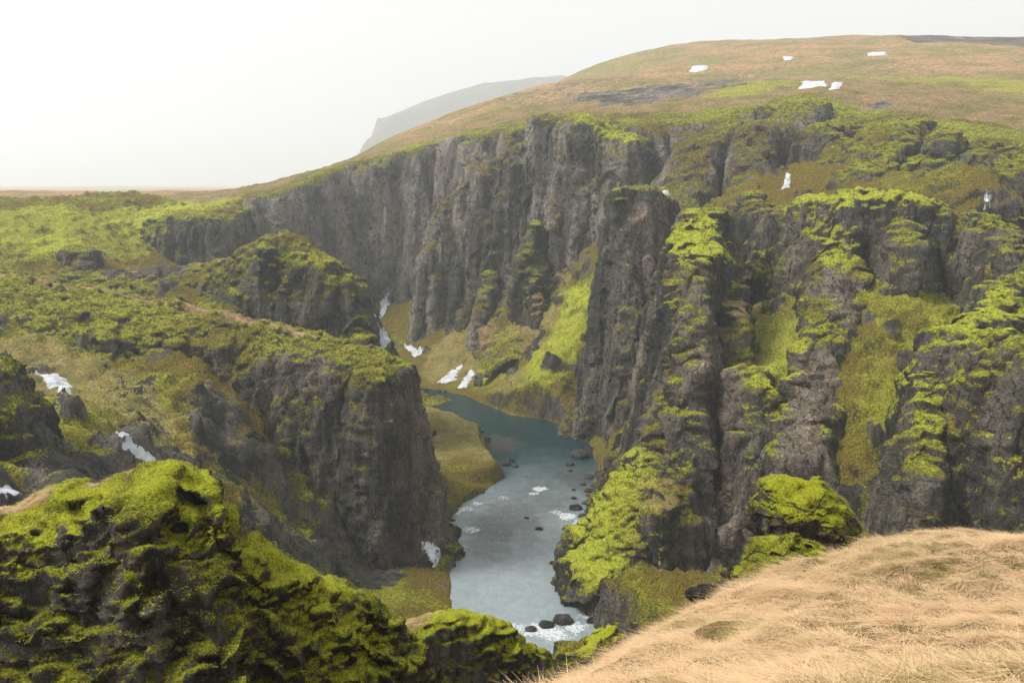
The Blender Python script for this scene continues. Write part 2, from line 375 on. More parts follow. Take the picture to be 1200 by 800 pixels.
def base_h(x, y):
    z = base_tps(x, y); d = river_d(x, y)
    p = xy3(x, y); wob = (pn(p, 9., 3) * 1.2 + pn(p, 3., 4) * .5).reshape(x.shape)
    kk = 1.15 + 2.4 * sm(x, -24, -12) * sm(y, 222, 238) + 2.6 * sm(x, 4, 10) * (1 - sm(y, 140, 150))
    cap = np.where(d > 0, .2 + (d + wob * .6) * kk, -1.1)
    z = np.minimum(z, cap)
    z = np.where(d > 0, np.maximum(z, -.1 + .32 * np.minimum(d, 7)), z)
    # flat turf bar inside the bend
    inb = inpoly(x, y, bar_poly); db, _, _ = polydist(x, y, bar_poly + [bar_poly[0]]); sb = np.where(inb, db, -db) + wob * .6
    z = np.maximum(z, np.minimum(-1.1 + sm(sb, -1.0, 1.0) * 4.6, 3.5 + 0 * sb) + sm(sb, 0, 6) * .6)
    return z
bar_poly = [WZ(*p)[:2] for p in [(470,480),(492,483),(540,500),(564,513),(566,528),(578,546),(588,556),(575,566),(540,572),(505,585),(480,590),(470,540)]]

blob(540, 520, 225, 22, 1, 1.0); blob(500, 500, 235, 16, 1, 1.0)

# straw on the far slopes, bright green ribbons, scree ----------------------------
stroke([(650,300,316),(645,340,292),(640,380,275)], 9, 1, .8); stroke([(540,405,305),(520,430,296),(580,400,295)], 8, 1, .8)
stroke([(680,350,275),(660,400,262),(640,425,262)], 7, 2, 1); stroke([(600,425,272),(570,435,280)], 7, 2, .6)
stroke([(880,400,160),(865,360,178),(905,370,168)], 8, 1, .7); stroke([(920,380,165),(895,420,155)], 6, 2, .9)
stroke([(1100,330,148),(1120,400,135),(1080,460,128)], 9, 2, .8); stroke([(1040,350,145),(1020,420,132)], 7, 2, .4)
blob(150, 300, 240, 6, 3, .8)
stroke([(110,305,240),(160,315,232),(210,318,228)], 3.5, 3, 1)
stroke([(60,480,120),(110,520,104)], 6, 2, .3); stroke([(250,480,138),(300,530,126)], 5, 3, .55); stroke([(150,455,135),(180,500,118)], 4, 3, .6); stroke([(40,520,96),(80,560,88)], 4, 3, .6); stroke([(330,600,118),(380,640,122)], 5, 3, .5); blob(60, 450, 140, 5, 3, .6); blob(230, 540, 112, 5, 3, .6); stroke([(190,480,118),(215,520,108),(240,560,104)], 3.5, 3, .8); blob(110, 560, 92, 5, 3, .7)
stroke([(-60,318,190),(0,325,187),(60,335,183),(120,344,179),(200,356,172),(280,374,166),(335,386,160)], 1.1, 1, 1)
stroke([(150,330,236),(230,317,229),(290,298,223),(330,277,217)], 1.3, 1, .9)
stroke([(20,420,150),(80,440,140),(130,470,128),(200,500,116)], 6, 1, .75)

def hit_base(px, py, y0=75):
    u = (px - 600) / FPX; v = (400 - py) / FPX; dy = cp + v * sp; dz = -sp + v * cp
    Y = np.arange(y0, 390, 1.0); z = CAM_Z + dz / dy * Y; h = base_tps(u / dy * Y, Y)
    k = np.nonzero(z < h)[0]; return (px, py, float(Y[k[0]]) if len(k) else 300.)
def ground_stroke(pts, r, ch, v, y0=75): stroke([hit_base(*p, y0) for p in pts], r, ch, v)
ground_stroke([(870,330),(885,370),(875,420)], 7, 1, .8, 140); ground_stroke([(930,320),(905,370),(900,400)], 6, 2, .6, 140); ground_stroke([(945,290),(900,300)], 5, 2, .8, 150)
ground_stroke([(1040,340),(1100,350),(1120,400),(1080,450),(1050,500)], 7, 2, .55, 100); ground_stroke([(1030,420),(1040,480),(1020,560)], 6, 1, .35, 100); ground_stroke([(1140,330),(1150,370)], 7, 2, .5, 120)
ground_stroke([(690,340),(670,380),(650,420),(630,440)], 7, 2, .75, 200); ground_stroke([(655,300),(640,350),(620,390)], 8, 1, .7, 220); ground_stroke([(600,400),(575,430)], 7, 2, .8, 220); ground_stroke([(540,390),(520,420),(560,400)], 8, 1, .7, 220); ground_stroke([(570,360),(600,330)], 7, 2, .5, 230)
ground_stroke([(20,262),(120,262),(200,262)], 14, 2, .75, 200); ground_stroke([(60,285),(150,290)], 8, 2, .6, 200)
ground_stroke([(410,640),(440,670),(480,690),(505,700)], 5.5, 3, .85, 110); ground_stroke([(540,515),(520,500),(560,530)], 14, 1, 1, 150)
base = sheet('canyon_ground', base_h, np.arange(-190, 170, .65), np.arange(34, 400, .65), M_SLOPE, d_slope(1.25, 1))
tag(base, 'mossy canyon floor and slopes around the river', 'canyon ground', kind='structure')
def base_fast(x, y): return base_tps(x, y)

# ------------------------------------------------------------------ rock fins
def fin_h(pts, pr, pl, warp=1.0, rough=1.0, seed=0):
    """pts: world (x, y, z, halfwidth, reach); pr / pl: (distance, drop) on the right / left of the crest"""
    def h(X, Y):
        p = xy3(X, Y); sh = X.shape
        w1 = pn(p, 13., seed).reshape(sh); w2 = pn(p, 13., seed + 5).reshape(sh)
        xx = X + w1 * 2.2 * warp; yy = Y + w2 * 2.2 * warp
        d, (z, w, s), side = polydist(xx, yy, pts)
        gul = (ridged(p, 11., 2, seed + 1) * 1.0 + pn(p, 3.5, seed + 2) * .6).reshape(sh)
        d = np.maximum((d - w) / np.where(side < 0, s, np.minimum(s, 1.3)), 0)
        d = np.where(d > 0, np.maximum(d - gul * warp * 1.1 * sm(d, 0, 3), .0), 0)
        r = np.interp(d, *zip(*pr)); l = np.interp(d, *zip(*pl))
        top = (fbm(p, 8., 3, seed + 3) * 1.1 + ridged(p, 4.6, 2, seed + 9) * .7 - .3).reshape(sh) * rough
        return z + top - np.where(side < 0, r, l)
    return h
CLIFF = [(0,0),(.8,.8),(2,5),(4,18),(7,34),(9,42),(14,50),(40,75)]
STEEP = [(0,0),(1.5,1.2),(4,6),(8,16),(14,30),(22,42),(50,80)]
SHEER = [(0,0),(.6,1),(1.4,7),(2.6,20),(4.5,40),(8,56),(30,90)]
SLOPE = [(0,0),(2,1.2),(6,5),(14,12),(30,26),(60,50)]
def fin(name, label, cat, spec, pr, pl, warp=1., rough=1., seed=0, voxel=.42, mat=None, zmin=-3, pad=None, group=None, disp=None, kind=None):
    pts = []
    for q in spec:
        px, py, Y, w = q[:4]; s = q[4] if len(q) > 4 else 1.0
        pts.append((*W(px, py, Y), w, s))
    P = np.array(pts); reach = pad or 24
    box = (P[:, 0].min() - reach, P[:, 1].min() - reach, P[:, 0].max() + reach, P[:, 1].max() + reach)
    o = solid(name, fin_h(pts, pr, pl, warp, rough, seed), box, voxel * .8, zmin, voxel, mat or M_CANYON, disp or d_rock(1., .7, 1., seed), cull=base_fast)
    tag(o, label, cat, group, kind); return o

FG = 'rock ribs of the canyon wall'
# paint on fins
stroke([(752,258,228),(756,300,222),(760,330,218)], 5.5, 0, 1); stroke([(765,420,203),(748,500,196),(735,540,190)], 6, 0, .8); stroke([(718,430,202),(712,470,200)], 5, 0, .7); blob(722, 400, 205, 5, 0, .8)
stroke([(960,430,146),(950,480,140),(938,530,135)], 4, 0, 1); stroke([(842,560,140),(846,640,134)], 4, 0, .8); stroke([(832,430,152),(838,480,148)], 5, 0, .8); stroke([(985,320,164),(985,370,160)], 3.5, 0, .7); stroke([(700,360,212),(705,430,206)], 5, 0, .8)
stroke([(330,430,150),(370,440,150)], 6, 0, .5); stroke([(494,455,149),(492,540,147),(490,620,144)], 6, 0, 1); stroke([(460,460,146),(455,520,144)], 4, 0, .5)
stroke([(740,545,146),(705,600,141),(690,650,137)], 5, 2, 1); stroke([(700,640,132),(730,610,133),(720,650,128)], 6, 2, .9); stroke([(770,600,136),(770,650,130),(790,690,126)], 7, 1, .6)
stroke([(820,262,172),(800,290,170),(845,290,170)], 4, 2, 1)
stroke([(930,255,188),(960,262,180),(985,290,172),(980,300,170)], 4, 2, .9)
stroke([(955,237,180),(1060,230,176)], 3.5, 2, 1)
stroke([(1180,540,104),(1160,600,100)], 4, 2, .9); stroke([(1110,392,118),(1130,392,116)], 3, 2, 1)
stroke([(690,155,300),(730,165,294)], 8, 2, .6); stroke([(0,236,335),(120,236,332),(200,240,335),(255,238,340)], 16, 2, .7)

fin('mossy_ridge', 'long mossy ridge with footpath on its crest, ending in a sheer river cliff', 'ridge',
    [(-70,316,196,3,6),(0,327,187,3,5.5),(120,346,179,3,5),(200,358,172,3,4),(280,376,166,1.5,3.4),(335,388,160,1.5,2.0),(380,406,155,2.2,1.1),(425,412,151,3.5,.8),(440,424,149,3,.7)],
    [(0,0),(1,.8),(2.5,3),(4.5,10),(6.5,22),(9,34),(14,39),(40,56)], [(0,0),(2,2),(5,12),(9,30),(20,44)], seed=11, mat=M_LEFT, voxel=.4, pad=34, warp=.9)
fin('mossy_ridge', 'knobbly green ridge behind the footpath ridge, rising to a small peak', 'ridge',
    [(60,318,240,1,3),(150,320,236,1,3),(230,316,229,.8,2.4),(290,298,223,.6,2.2),(330,272,216,.3,1.9),(360,290,213,.6,1.5),(392,308,209,1,1),(410,332,206,1,.9),(418,385,202,1,.9)],
    [(0,0),(1,.8),(3,4),(6,12),(9,24),(12,34),(20,60)], [(0,0),(2,2),(5,10),(12,26),(24,50)], seed=23, mat=M_LEFT, voxel=.45, pad=26)
fin('rock_outcrop', 'dark overhanging outcrop below the green plateau edge on the left', 'rock outcrop',
    [(165,262,310,5),(205,250,305,6),(245,252,305,5),(262,240,325,4)], [(0,0),(1,1),(3,6),(5,17),(7,22),(30,40)], STEEP, seed=31, voxel=.6, pad=26)
fin('rock_outcrop', 'small dark rock knob beside the gravel track', 'rock outcrop',
    [(90,290,246,1.5),(100,296,244,1.5)], [(0,0),(1,1),(3,7),(8,12),(20,22)], [(0,0),(1,1),(3,7),(8,12),(20,22)], seed=33, voxel=.5, pad=12)
fin('rock_outcrop', 'dark bare rock at the left edge above the snowy gully', 'rock outcrop',
    [(-110,395,98,2),(-70,402,95,1.5),(-48,420,92,1)], [(0,0),(1,2),(2.5,7),(5,12),(20,22)], STEEP, seed=35, voxel=.3, pad=14, warp=.4)
# right bank, near to far
fin('rock_buttress', 'massive dark rib with a mossy foot bulging over the river', 'rock rib',
    [(838,250,180,2),(824,258,175,2.5),(812,285,169,2),(806,330,163,2),(805,420,154,2),(790,510,146,3),(768,575,141,4,1.2),(740,622,139,5,1.5),(732,655,134,5,1.7),(765,690,131,5,1.7)],
    [(0,0),(1,1),(2,7),(3.5,20),(5.5,32),(8,40),(25,70)], SHEER, seed=41, group=FG, voxel=.38, pad=26, rough=1.5, mat=M_RIB)
fin('mossy_knoll', 'golden green mossy bulge at the foot of the massive rib, undercut by the river', 'knoll',
    [(752,545,146,1),(735,590,141,2),(728,635,136,3.5),(742,672,132,4.5)],
    [(0,0),(1,.6),(3,3),(5,7),(7,12),(9,20),(11,30),(20,50)], [(0,0),(1,.6),(3,3),(6,9),(10,20),(20,50)], seed=45, voxel=.36, mat=M_KNOLL, pad=18, warp=.6, rough=.5, disp=d_rock(.8, .9, .8, 45))
fin('rock_buttress', 'dark rock rib flecked with moss, left of the narrow straw gully', 'rock rib',
    [(870,428,152,1.2),(880,455,148,1.5),(892,500,143,2),(902,560,138,2)],
    SHEER, SHEER, seed=43, group=FG, pad=20, voxel=.4, rough=1.3, mat=M_RIB)
fin('rock_buttress', 'stepped rib with bright moss shoulders between two green bowls', 'rock rib',
    [(880,238,200,1.5),(900,252,193,2),(945,250,184,3),(985,290,174,2),(978,330,165,1.5),(962,388,156,2.5),(948,440,147,2),(925,520,137,2)],
    SHEER, [(0,0),(1,.8),(2,5),(4,14),(8,28),(25,60)], seed=47, group=FG, pad=22, voxel=.4, mat=M_RIB, rough=1.6)
fin('rock_buttress', 'flat topped wall of rock enclosing the large mossy bowl', 'rock rib',
    [(952,237,184,2),(1000,232,180,3),(1060,228,177,3),(1110,250,172,2),(1160,256,168,2),(1188,285,158,1),(1182,330,147,.8),(1160,372,136,1),(1125,394,124,1)],
    [(0,0),(1,.8),(2,5),(3.5,12),(5,20),(12,40)], [(0,0),(1,1),(3,9),(5,20),(20,50)], seed=53, group=FG, pad=18, voxel=.4, mat=M_RIB, rough=1.6)
fin('rock_buttress', 'short round topped spur in the middle of the mossy bowl', 'rock rib',
    [(1064,266,170,.8),(1070,284,165,.8)], [(0,0),(1,1),(2,5),(3,14),(10,32)], [(0,0),(1,1),(2,5),(3,14),(10,32)], seed=59, group=FG, pad=14, voxel=.4, mat=M_RIB, rough=1.6)
fin('rock_buttress', 'broad dark block hung with bright moss at the right edge', 'rock rib',
    [(1150,392,124,1.2),(1178,402,118,1.6),(1225,425,112,2.5),(1285,440,108,4)], [(0,0),(1,.8),(2.5,5),(4.5,15),(7,28),(20,45)], STEEP, seed=61, group=FG, pad=22, voxel=.32, mat=M_RIB, rough=1.6)
fin('rock_spire', 'square headed rock spire standing above the gorge with a tan face', 'rock spire',
    [(768,232,236,3),(750,221,232,3.5),(734,222,228,3),(745,300,220,2),(748,400,213,2),(746,470,208,2)], SHEER, SHEER, seed=67, voxel=.45, pad=20, rough=.7, mat=M_RIB)
fin('rock_buttress', 'grey brown rib in front of the square headed spire', 'rock rib',
    [(798,300,214,1.5),(790,360,207,1.5),(778,440,198,1.5),(758,520,190,2),(752,570,184,2)], SHEER, SHEER, seed=71, group=FG, voxel=.42, pad=20, mat=M_RIB, rough=1.6)
fin('rock_spire', 'dark thin slab standing alone on the straw slope', 'rock spire',
    [(628,262,298,.8),(620,290,294,1),(634,345,286,1)], [(0,0),(1,4),(2,16),(3,24),(12,44)], [(0,0),(1,4),(2,16),(3,24),(12,44)], seed=73, voxel=.5, pad=14)
NEEDLE = [(0,0),(.7,2),(1.5,9),(2.6,22),(5,40),(14,80)]
PG = 'thin rock teeth on the canyon ribs'
fin('rock_pinnacle', 'small mossy tower standing between the massive rib and the stepped rib', 'pinnacle', [(884,230,200,.6),(889,240,197,.7)], NEEDLE, NEEDLE, seed=121, mat=M_RIB, voxel=.36, pad=9, warp=.5, group=PG)
fin('rock_pinnacle', 'narrow dark blade split from the left side of the massive rib', 'pinnacle', [(790,385,174,.4),(778,450,166,.6),(768,525,158,.8)], NEEDLE, NEEDLE, seed=123, mat=M_RIB, voxel=.36, pad=12, warp=.6, rough=1.6, group=PG)
fin('rock_pinnacle', 'black upright blade on the right side of the massive rib above the straw gully', 'pinnacle', [(850,290,176,.5),(856,335,170,.7),(858,380,165,.6)], NEEDLE, NEEDLE, seed=125, mat=M_RIB, voxel=.36, pad=10, warp=.6, rough=1.6, group=PG)
fin('rock_pinnacle', 'toothed rib on the green slope below the far wall', 'pinnacle', [(585,300,318,.8),(572,335,308,1),(560,365,300,.8)], NEEDLE, NEEDLE, seed=127, mat=M_FAR, voxel=.5, pad=10, warp=.6, rough=1.6, group=PG)
fin('rock_pinnacle', 'leaning tooth at the right rim of the mossy bowl', 'pinnacle', [(1172,285,156,.6),(1180,300,152,.8)], NEEDLE, NEEDLE, seed=129, mat=M_RIB, voxel=.36, pad=9, warp=.5, group=PG)
fin('rock_pinnacle', 'dark blade dropping from the right edge block into the mossy bowl', 'pinnacle', [(1108,425,124,.5),(1092,480,118,.8),(1078,550,112,1)], NEEDLE, NEEDLE, seed=131, mat=M_RIB, voxel=.34, pad=11, warp=.6, rough=1.5, group=PG)
# far bank
FV = dict(mat=M_FAR, voxel=.65)
fin('rock_buttress', 'slanting dark rib of the far wall with a toothed crest', 'rock rib',
    [(655,150,318,5),(600,178,322,4),(560,205,326,2.5),(524,238,330,2),(514,290,327,1)], [(0,0),(1,1),(3,9),(5,24),(8,40),(13,54),(30,90)], SHEER, seed=79, group=FG, pad=30, disp=d_rock(1.3,.8,1.5,79), **FV)
fin('rock_buttress', 'big overhanging block capped with pale green moss', 'rock rib',
    [(655,138,320,5),(700,142,306,8),(728,160,300,6)], [(0,0),(1.5,1),(3,6),(5,25),(8,50),(14,60),(40,80)], CLIFF, seed=83, group=FG, pad=26, disp=d_rock(1.3,.8,1.4,83), **FV)
fin('rock_buttress', 'dark twin rib below the hillside, left of the snow streak', 'rock rib',
    [(880,128,300,5),(845,150,292,4),(815,165,284,3),(805,215,272,2),(790,260,262,2)], STEEP, CLIFF, seed=89, group=FG, pad=24, **FV)
fin('rock_buttress', 'tall narrow dark rib between two mossy gullies', 'rock rib',
    [(940,120,300,5),(905,145,284,4),(885,148,276,2.5),(878,200,266,2),(850,262,250,2)], CLIFF, CLIFF, seed=97, group=FG, pad=22, **FV)
fin('rock_buttress', 'rib with a green crest slanting down beside the snow streak', 'rock rib',
    [(1010,140,280,5),(965,150,266,4),(985,165,258,2),(955,205,246,2),(915,245,232,2)], CLIFF, STEEP, seed=101, group=FG, pad=22, voxel=.5)
fin('rock_buttress', 'rounded lumpy green crag below the grassy rim', 'rock rib',
    [(1050,142,268,6),(1030,160,250,5),(1010,200,236,3)], STEEP, CLIFF, seed=103, group=FG, pad=22, voxel=.5)
fin('rock_outcrop', 'small dark square rock on the green slope under the rim', 'rock outcrop',
    [(1103,158,236,1.2),(1110,160,234,1.2)], [(0,0),(1,2),(2,5),(5,8),(20,20)], [(0,0),(1,2),(2,5),(5,8),(20,20)], seed=105, voxel=.4, pad=10)
fin('rock_outcrop', 'paired dark knobs on the green slope left of the snow runnel', 'rock outcrop',
    [(1150,168,232,2.5),(1140,185,226,2)], [(0,0),(1,2),(3,6),(6,10),(20,20)], [(0,0),(1,2),(3,6),(6,10),(20,20)], seed=107, voxel=.4, pad=12)
fin('rock_outcrop', 'dark mossy knob at the right edge under the rim', 'rock outcrop',
    [(1200,172,215,3),(1185,190,208,2.5)], [(0,0),(1,2),(3,7),(6,12),(20,24)], [(0,0),(1,2),(3,7),(6,12),(20,24)], seed=109, voxel=.4, pad=12)

# ------------------------------------------------------------------ upland with the far canyon wall
edge = [W(*p) for p in [(-400,236,330),(0,237,330),(120,236,330),(200,240,335),(255,236,340),(300,226,352),(350,210,368),(400,192,382),(450,180,386),(500,168,384),(560,152,372),(600,147,360),(640,142,345),(690,140,330),(750,138,318),(810,140,312),(880,125,312),(930,118,318),(960,125,300),(1010,140,285),(1060,142,275),(1120,150,262),(1200,158,250),(1400,170,240)]]
UP = edge + [W(*p) for p in [(640,100,560),(560,126,560),(480,152,520),(430,180,480),(720,105,460),(800,90,520),(860,100,430),(950,100,380),(1000,90,480),(1100,90,440),(1200,90,430),(1400,90,430),
     (700,75,820),(780,56,860),(860,48,840),(950,46,800),(1050,42,760),(1140,44,720),(1200,44,720),(1400,44,700)]]
UP += [(-300,600,58),(-200,480,60),(-120,470,62),(-400,1000,50),(-100,700,62),(-200,1200,50),(0,1200,120),(200,1300,170),(400,1300,170),(700,1200,150),(-600,400,58)]
up_tps = tps(UP)
plateau_poly = [(-1200, 330)] + [e[:2] for e in edge] + [(1500, 200), (1500, 1500), (-1200, 1500)]
def up_top(x, y):
    p = xy3(x, y); return up_tps(x, y) + (fbm(p, 60., 3, 5) * 1.8).reshape(x.shape)
def hit_up(px, py):
    u = (px - 600) / FPX; v = (400 - py) / FPX; dy = cp + v * sp; dz = -sp + v * cp
    Y = np.arange(230, 1200, 2.0); z = CAM_Z + dz / dy * Y; h = up_tps(u / dy * Y, Y)
    k = np.nonzero(z < h)[0]; Yh = Y[k[0]] if len(k) else 1100.; return (px, py, float(Yh))
def hill_stroke(pts, r, ch, v): stroke([hit_up(*p) for p in pts], r, ch, v)
hill_stroke([(722,114),(760,108),(800,102),(850,93),(900,85),(960,80)], 24, 3, 1.05); hill_stroke([(745,118),(790,110),(840,102)], 18, 3, 1.0)
hill_stroke([(610,114),(660,106),(720,92)], 24, 3, 1.05); hill_stroke([(1110,47),(1160,49),(1199,48)], 40, 3, 1.5); hill_stroke([(755,62),(800,62)], 20, 3, .5)
hill_stroke([(1025,128),(1040,124)], 3, 3, 1)
hill_stroke([(1000,90),(1100,95),(1199,100)], 34, 2, .75); hill_stroke([(660,78),(760,75)], 45, 2, .7); hill_stroke([(900,100),(860,108)], 16, 2, .8)
WALL = [(0,0),(1,.8),(3,4),(6,18),(10,45),(14,62),(20,72),(60,95)]
def wall_h(x, y):
    p = xy3(x, y); sh = x.shape
    d, (z,), s = polydist(x, y, edge)
    sd = np.where(inpoly(x, y, plateau_poly), -d, d)
    bays = (ridged(p, 38., 2, 3) * 10 + ridged(p, 12., 2, 4) * 2.6 + pn(p, 5., 6) * .8).reshape(sh)
    sd = sd - bays * .8 + 3
    # gentle on the far left and on the right, sheer in the middle
    gl = sm(x, -118, -100) * (1 - sm(x, 62, 100)); gl = .22 + .78 * gl
    dd = np.maximum(sd, 0) * gl
    return up_top(x, y) - np.interp(dd, *zip(*WALL)) + (fbm(p, 9., 3, 8) * .8).reshape(sh)
stroke([(290,250,345),(300,290,345)], 7, 0, .7); stroke([(385,240,374),(385,290,374)], 9, 0, .8); stroke([(455,230,380),(460,280,378)], 8, 0, .9)
stroke([(525,170,372),(530,190,372)], 10, 0, .6); stroke([(572,220,330),(575,260,330)], 8, 0, .6); stroke([(640,200,318),(655,240,318)], 8, 0, .4); stroke([(690,170,300),(688,240,298)], 5, 0, .4)
blob(560,300,325,6,0,.5)
wall = solid('canyon_wall', wall_h, (-230, 225, 260, 445), .7, -2, .8, M_FAR, d_rock(.85, .5, 2.1, 91), cull=base_fast)
Vw = getco(wall.data); xx, yy = Vw[:, 0].astype(float), Vw[:, 1].astype(float)
dd, _, _ = polydist(xx, yy, edge); ins = inpoly(xx, yy, plateau_poly); at = wall.data.attributes['mask']; A = np.empty(len(Vw) * 4, np.float32); at.data.foreach_get('color', A); A = A.reshape(-1, 4)
gr = sm(np.where(ins, dd, -dd) + pn(Vw, 14., 3) * 9 + pn(Vw, 5., 4) * 4, 2, 20); A[:, 1] = np.maximum(A[:, 1], gr); at.data.foreach_set('color', A.ravel())
tag(wall, 'tall grey and tan canyon wall under the grassy upland', 'cliff', kind='structure')
# hillside: the upland beyond the rim
blob(680, 92, 600, 45, 3, .55)
stroke([(735,108,440),(790,97,455),(850,90,480),(930,84,510)], 9, 3, .9); stroke([(745,112,430),(800,101,445),(850,95,470)], 8, 3, .7); stroke([(1120,47,700),(1200,49,680)], 22, 3, .8); stroke([(640,108,520),(700,92,600),(740,82,640)], 14, 3, .7); stroke([(800,62,780),(860,58,780)], 20, 3, .4)
hx = np.concatenate([np.arange(-700, 460, 3.0), np.arange(460, 1300, 10)]); hy = np.concatenate([np.arange(215, 900, 3.0), np.arange(900, 1500, 10)])
def hill_keep(x, y, z):
    inside = inpoly(x, y, plateau_poly); d, _, _ = polydist(x, y, edge)
    return inside & ((d > 24) | (x > 250) | (x < -225)) 
hill = sheet('hillside', lambda x, y: up_top(x, y) + (fbm(xy3(x, y), 12., 3, 7) * .5).reshape(x.shape) - .25, hx, hy, M_HILL, None, hill_keep)
tag(hill, 'straw coloured grassy hillside above the canyon', 'hillside', kind='structure')
# distant mountain in the mist and plain
def mountain_h(x, y):
    pts = [(*W(px, py, Y), w) for px, py, Y, w in [(436,160,2950,25),(452,138,3000,60),(500,118,3050,75),(560,100,3100,85),(640,92,3150,90),(760,88,3200,90),(900,86,3300,90)]]
    d, (z, w), s = polydist(x, y, pts); p = xy3(x, y)
    d = np.maximum(d - w + (ridged(p, 160., 3, 2) * 25).reshape(x.shape), 0)
    return z - np.interp(d, [0, 15, 60, 160, 700, 1300], [0, 12, 105, 165, 320, 480]) + (fbm(p, 90., 3, 3) * 5).reshape(x.shape)
mt = sheet('mountain', mountain_h, np.arange(-1400, 2000, 18.), np.arange(2000, 4000, 18.), M_MOUNT, None, lambda x, y, z: z > 20)
tag(mt, 'dim mountain shoulder fading into mist', 'mountain', kind='structure')
pl = sheet('plain', lambda x, y: 46 + 0 * x + (fbm(xy3(x, y), 700., 3, 3) * 9).reshape(x.shape), np.arange(-7000, 7001, 100.), np.arange(1150, 7000, 100.), M_HILL)
tag(pl, 'flat misty upland plain', 'plain', kind='structure')

# ------------------------------------------------------------------ river
def water_mat():
    s = NT('river_water'); g = s.n('ShaderNodeNewGeometry'); P = g.outputs['Position']
    at = s.n('ShaderNodeAttribute', attribute_name='mask'); sep = s.n('ShaderNodeSeparateColor'); s.put(sep.inputs[0], at.outputs['Color'])
    n1 = s.noise(s.mapv(P, (1, .6, 1)), .5, 5, .65, 1.0); n2 = s.noise(s.mapv(P, (1.2, .7, 1)), 2.2, 4, .7, .6); n3 = s.noise(P, .09, 3, .5)
    deep = s.mix(s.ss(n1, .3, .7), (.003, .022, .027), (.008, .045, .052)); pale = s.mix(s.ss(n1, .2, .8), (.19, .23, .24), (.27, .31, .32))
    col = s.mix(sep.outputs[0], deep, pale)
    gr = s.mix(s.ss(n2, .35, .6), (.02, .022, .022), (.10, .10, .095)); col = s.mix(s.math('MULTIPLY', sep.outputs[1], s.ss(n2, .3, .55)), col, gr)
    fo = s.ss(s.math('ADD', s.math('MULTIPLY', n2, 1.3), s.math('MULTIPLY', sep.outputs[2], .45)), .92, 1.12)
    fo = s.math('MULTIPLY', fo, s.ss(sep.outputs[2], .05, .4))
    col = s.mix(s.math('MULTIPLY', fo, .8), col, (.62, .65, .66))
    ro = s.math('ADD', .06, s.math('MULTIPLY', fo, .6))
    b = s.bump(s.math('ADD', s.math('MULTIPLY', n1, 1.0), s.math('MULTIPLY', n2, .6)), .16)
    s.bsdf(col, ro, b, .5, IOR=1.33); return s.m
wx = np.arange(-60, 40, .35); wy = np.arange(90, 330, .35)
X, Y = np.meshgrid(wx, wy); wz = (fbm(xy3(X, Y), (2.5, 2.5, 1), 3, 3) * .05).reshape(X.shape)
V = np.stack([X.ravel(), Y.ravel(), wz.ravel()], 1); F = gridfaces(len(wx), len(wy)); F = F[(river_d(V[:, 0], V[:, 1]) < 6)[F].any(1)]; V, F = compact(V, F)
water = new_mesh('river', V, F, water_mat()); tag(water, 'teal river turning pale grey in the near pool', 'river', kind='structure')
A = np.zeros((len(V), 4), np.float32)
A[:, 0] = 1 - sm(V[:, 1] + pn(V, 14.) * 12 + pn(V, 5.) * 5, 150, 215)
def wsp(px, py, r, ch, v=1.0, st=1.0):
    x, y, _ = WZ(px, py); d = np.hypot((V[:, 0] - x), (V[:, 1] - y) / st) / r + pn(V, 2.5, 3) * .35 + pn(V, .9, 5) * .2
    A[:, ch] = np.maximum(A[:, ch], v * (1 - sm(d, .4, 1.2)))
for px, py, r, v in [(632,573,2.2,1),(625,578,1.6,.9),(665,605,2.5,1),(678,612,2.0,1),(650,600,2,.8),(545,596,2.2,.8),(552,620,2.2,.9),(535,600,1.6,.9),(632,738,3.2,1),(650,742,3,1),(675,735,2.6,1),(610,735,2.2,.8),(590,583,2.0,.6),(688,722,2,.8),(560,590,1.5,.8),(545,640,1.8,.5)]: wsp(px, py, r, 2, v)
for px, py, r, v in [(600,605,8,.8),(580,620,6,.8),(640,590,6,.6),(570,640,5,.6),(590,520,5,.8),(578,515,4,.9),(680,560,6,.7)]: wsp(px, py, r, 1, v, 1.5)
setattr4(water.data, 'mask', A)

# ------------------------------------------------------------------ foreground left: mossy crag
def d_near(amp=1.0, sc=1.0, seed=0):
    def f(V, N):
        warp = (pn(V, 1.1 * sc, seed + 8) * .5 * sc)[:, None]
        cov = fbm(V, np.array([2.0, 2.0, 1.1]) * sc, 3, seed) * .7 + N[:, 2] * .9
        m = sm(cov, .42, .62)
        _, cd, ce = cells(V + warp, np.array([1.5, 1.5, .8]) * sc, seed + 1, .9)
        cush = np.sqrt(sm(ce, 0, 1.0)) * .24 * sc + .13 * sc + fbm(V, .5 * sc, 2, seed + 2) * .07 * sc + pn(V, .13, seed + 9) * .018
        rk = (cells(V + warp * .3, np.array([.5, .5, .32]) * sc, seed + 3)[0] - .5) * .26 * sc + fbm(V, .3 * sc, 3, seed + 4) * .10 * sc
        d = m * cush + (1 - m) * rk + fbm(V, 1.6 * sc, 2, seed + 6) * .16 * sc - .12 * sc
        return V + N * (d * amp)[:, None]
    return f
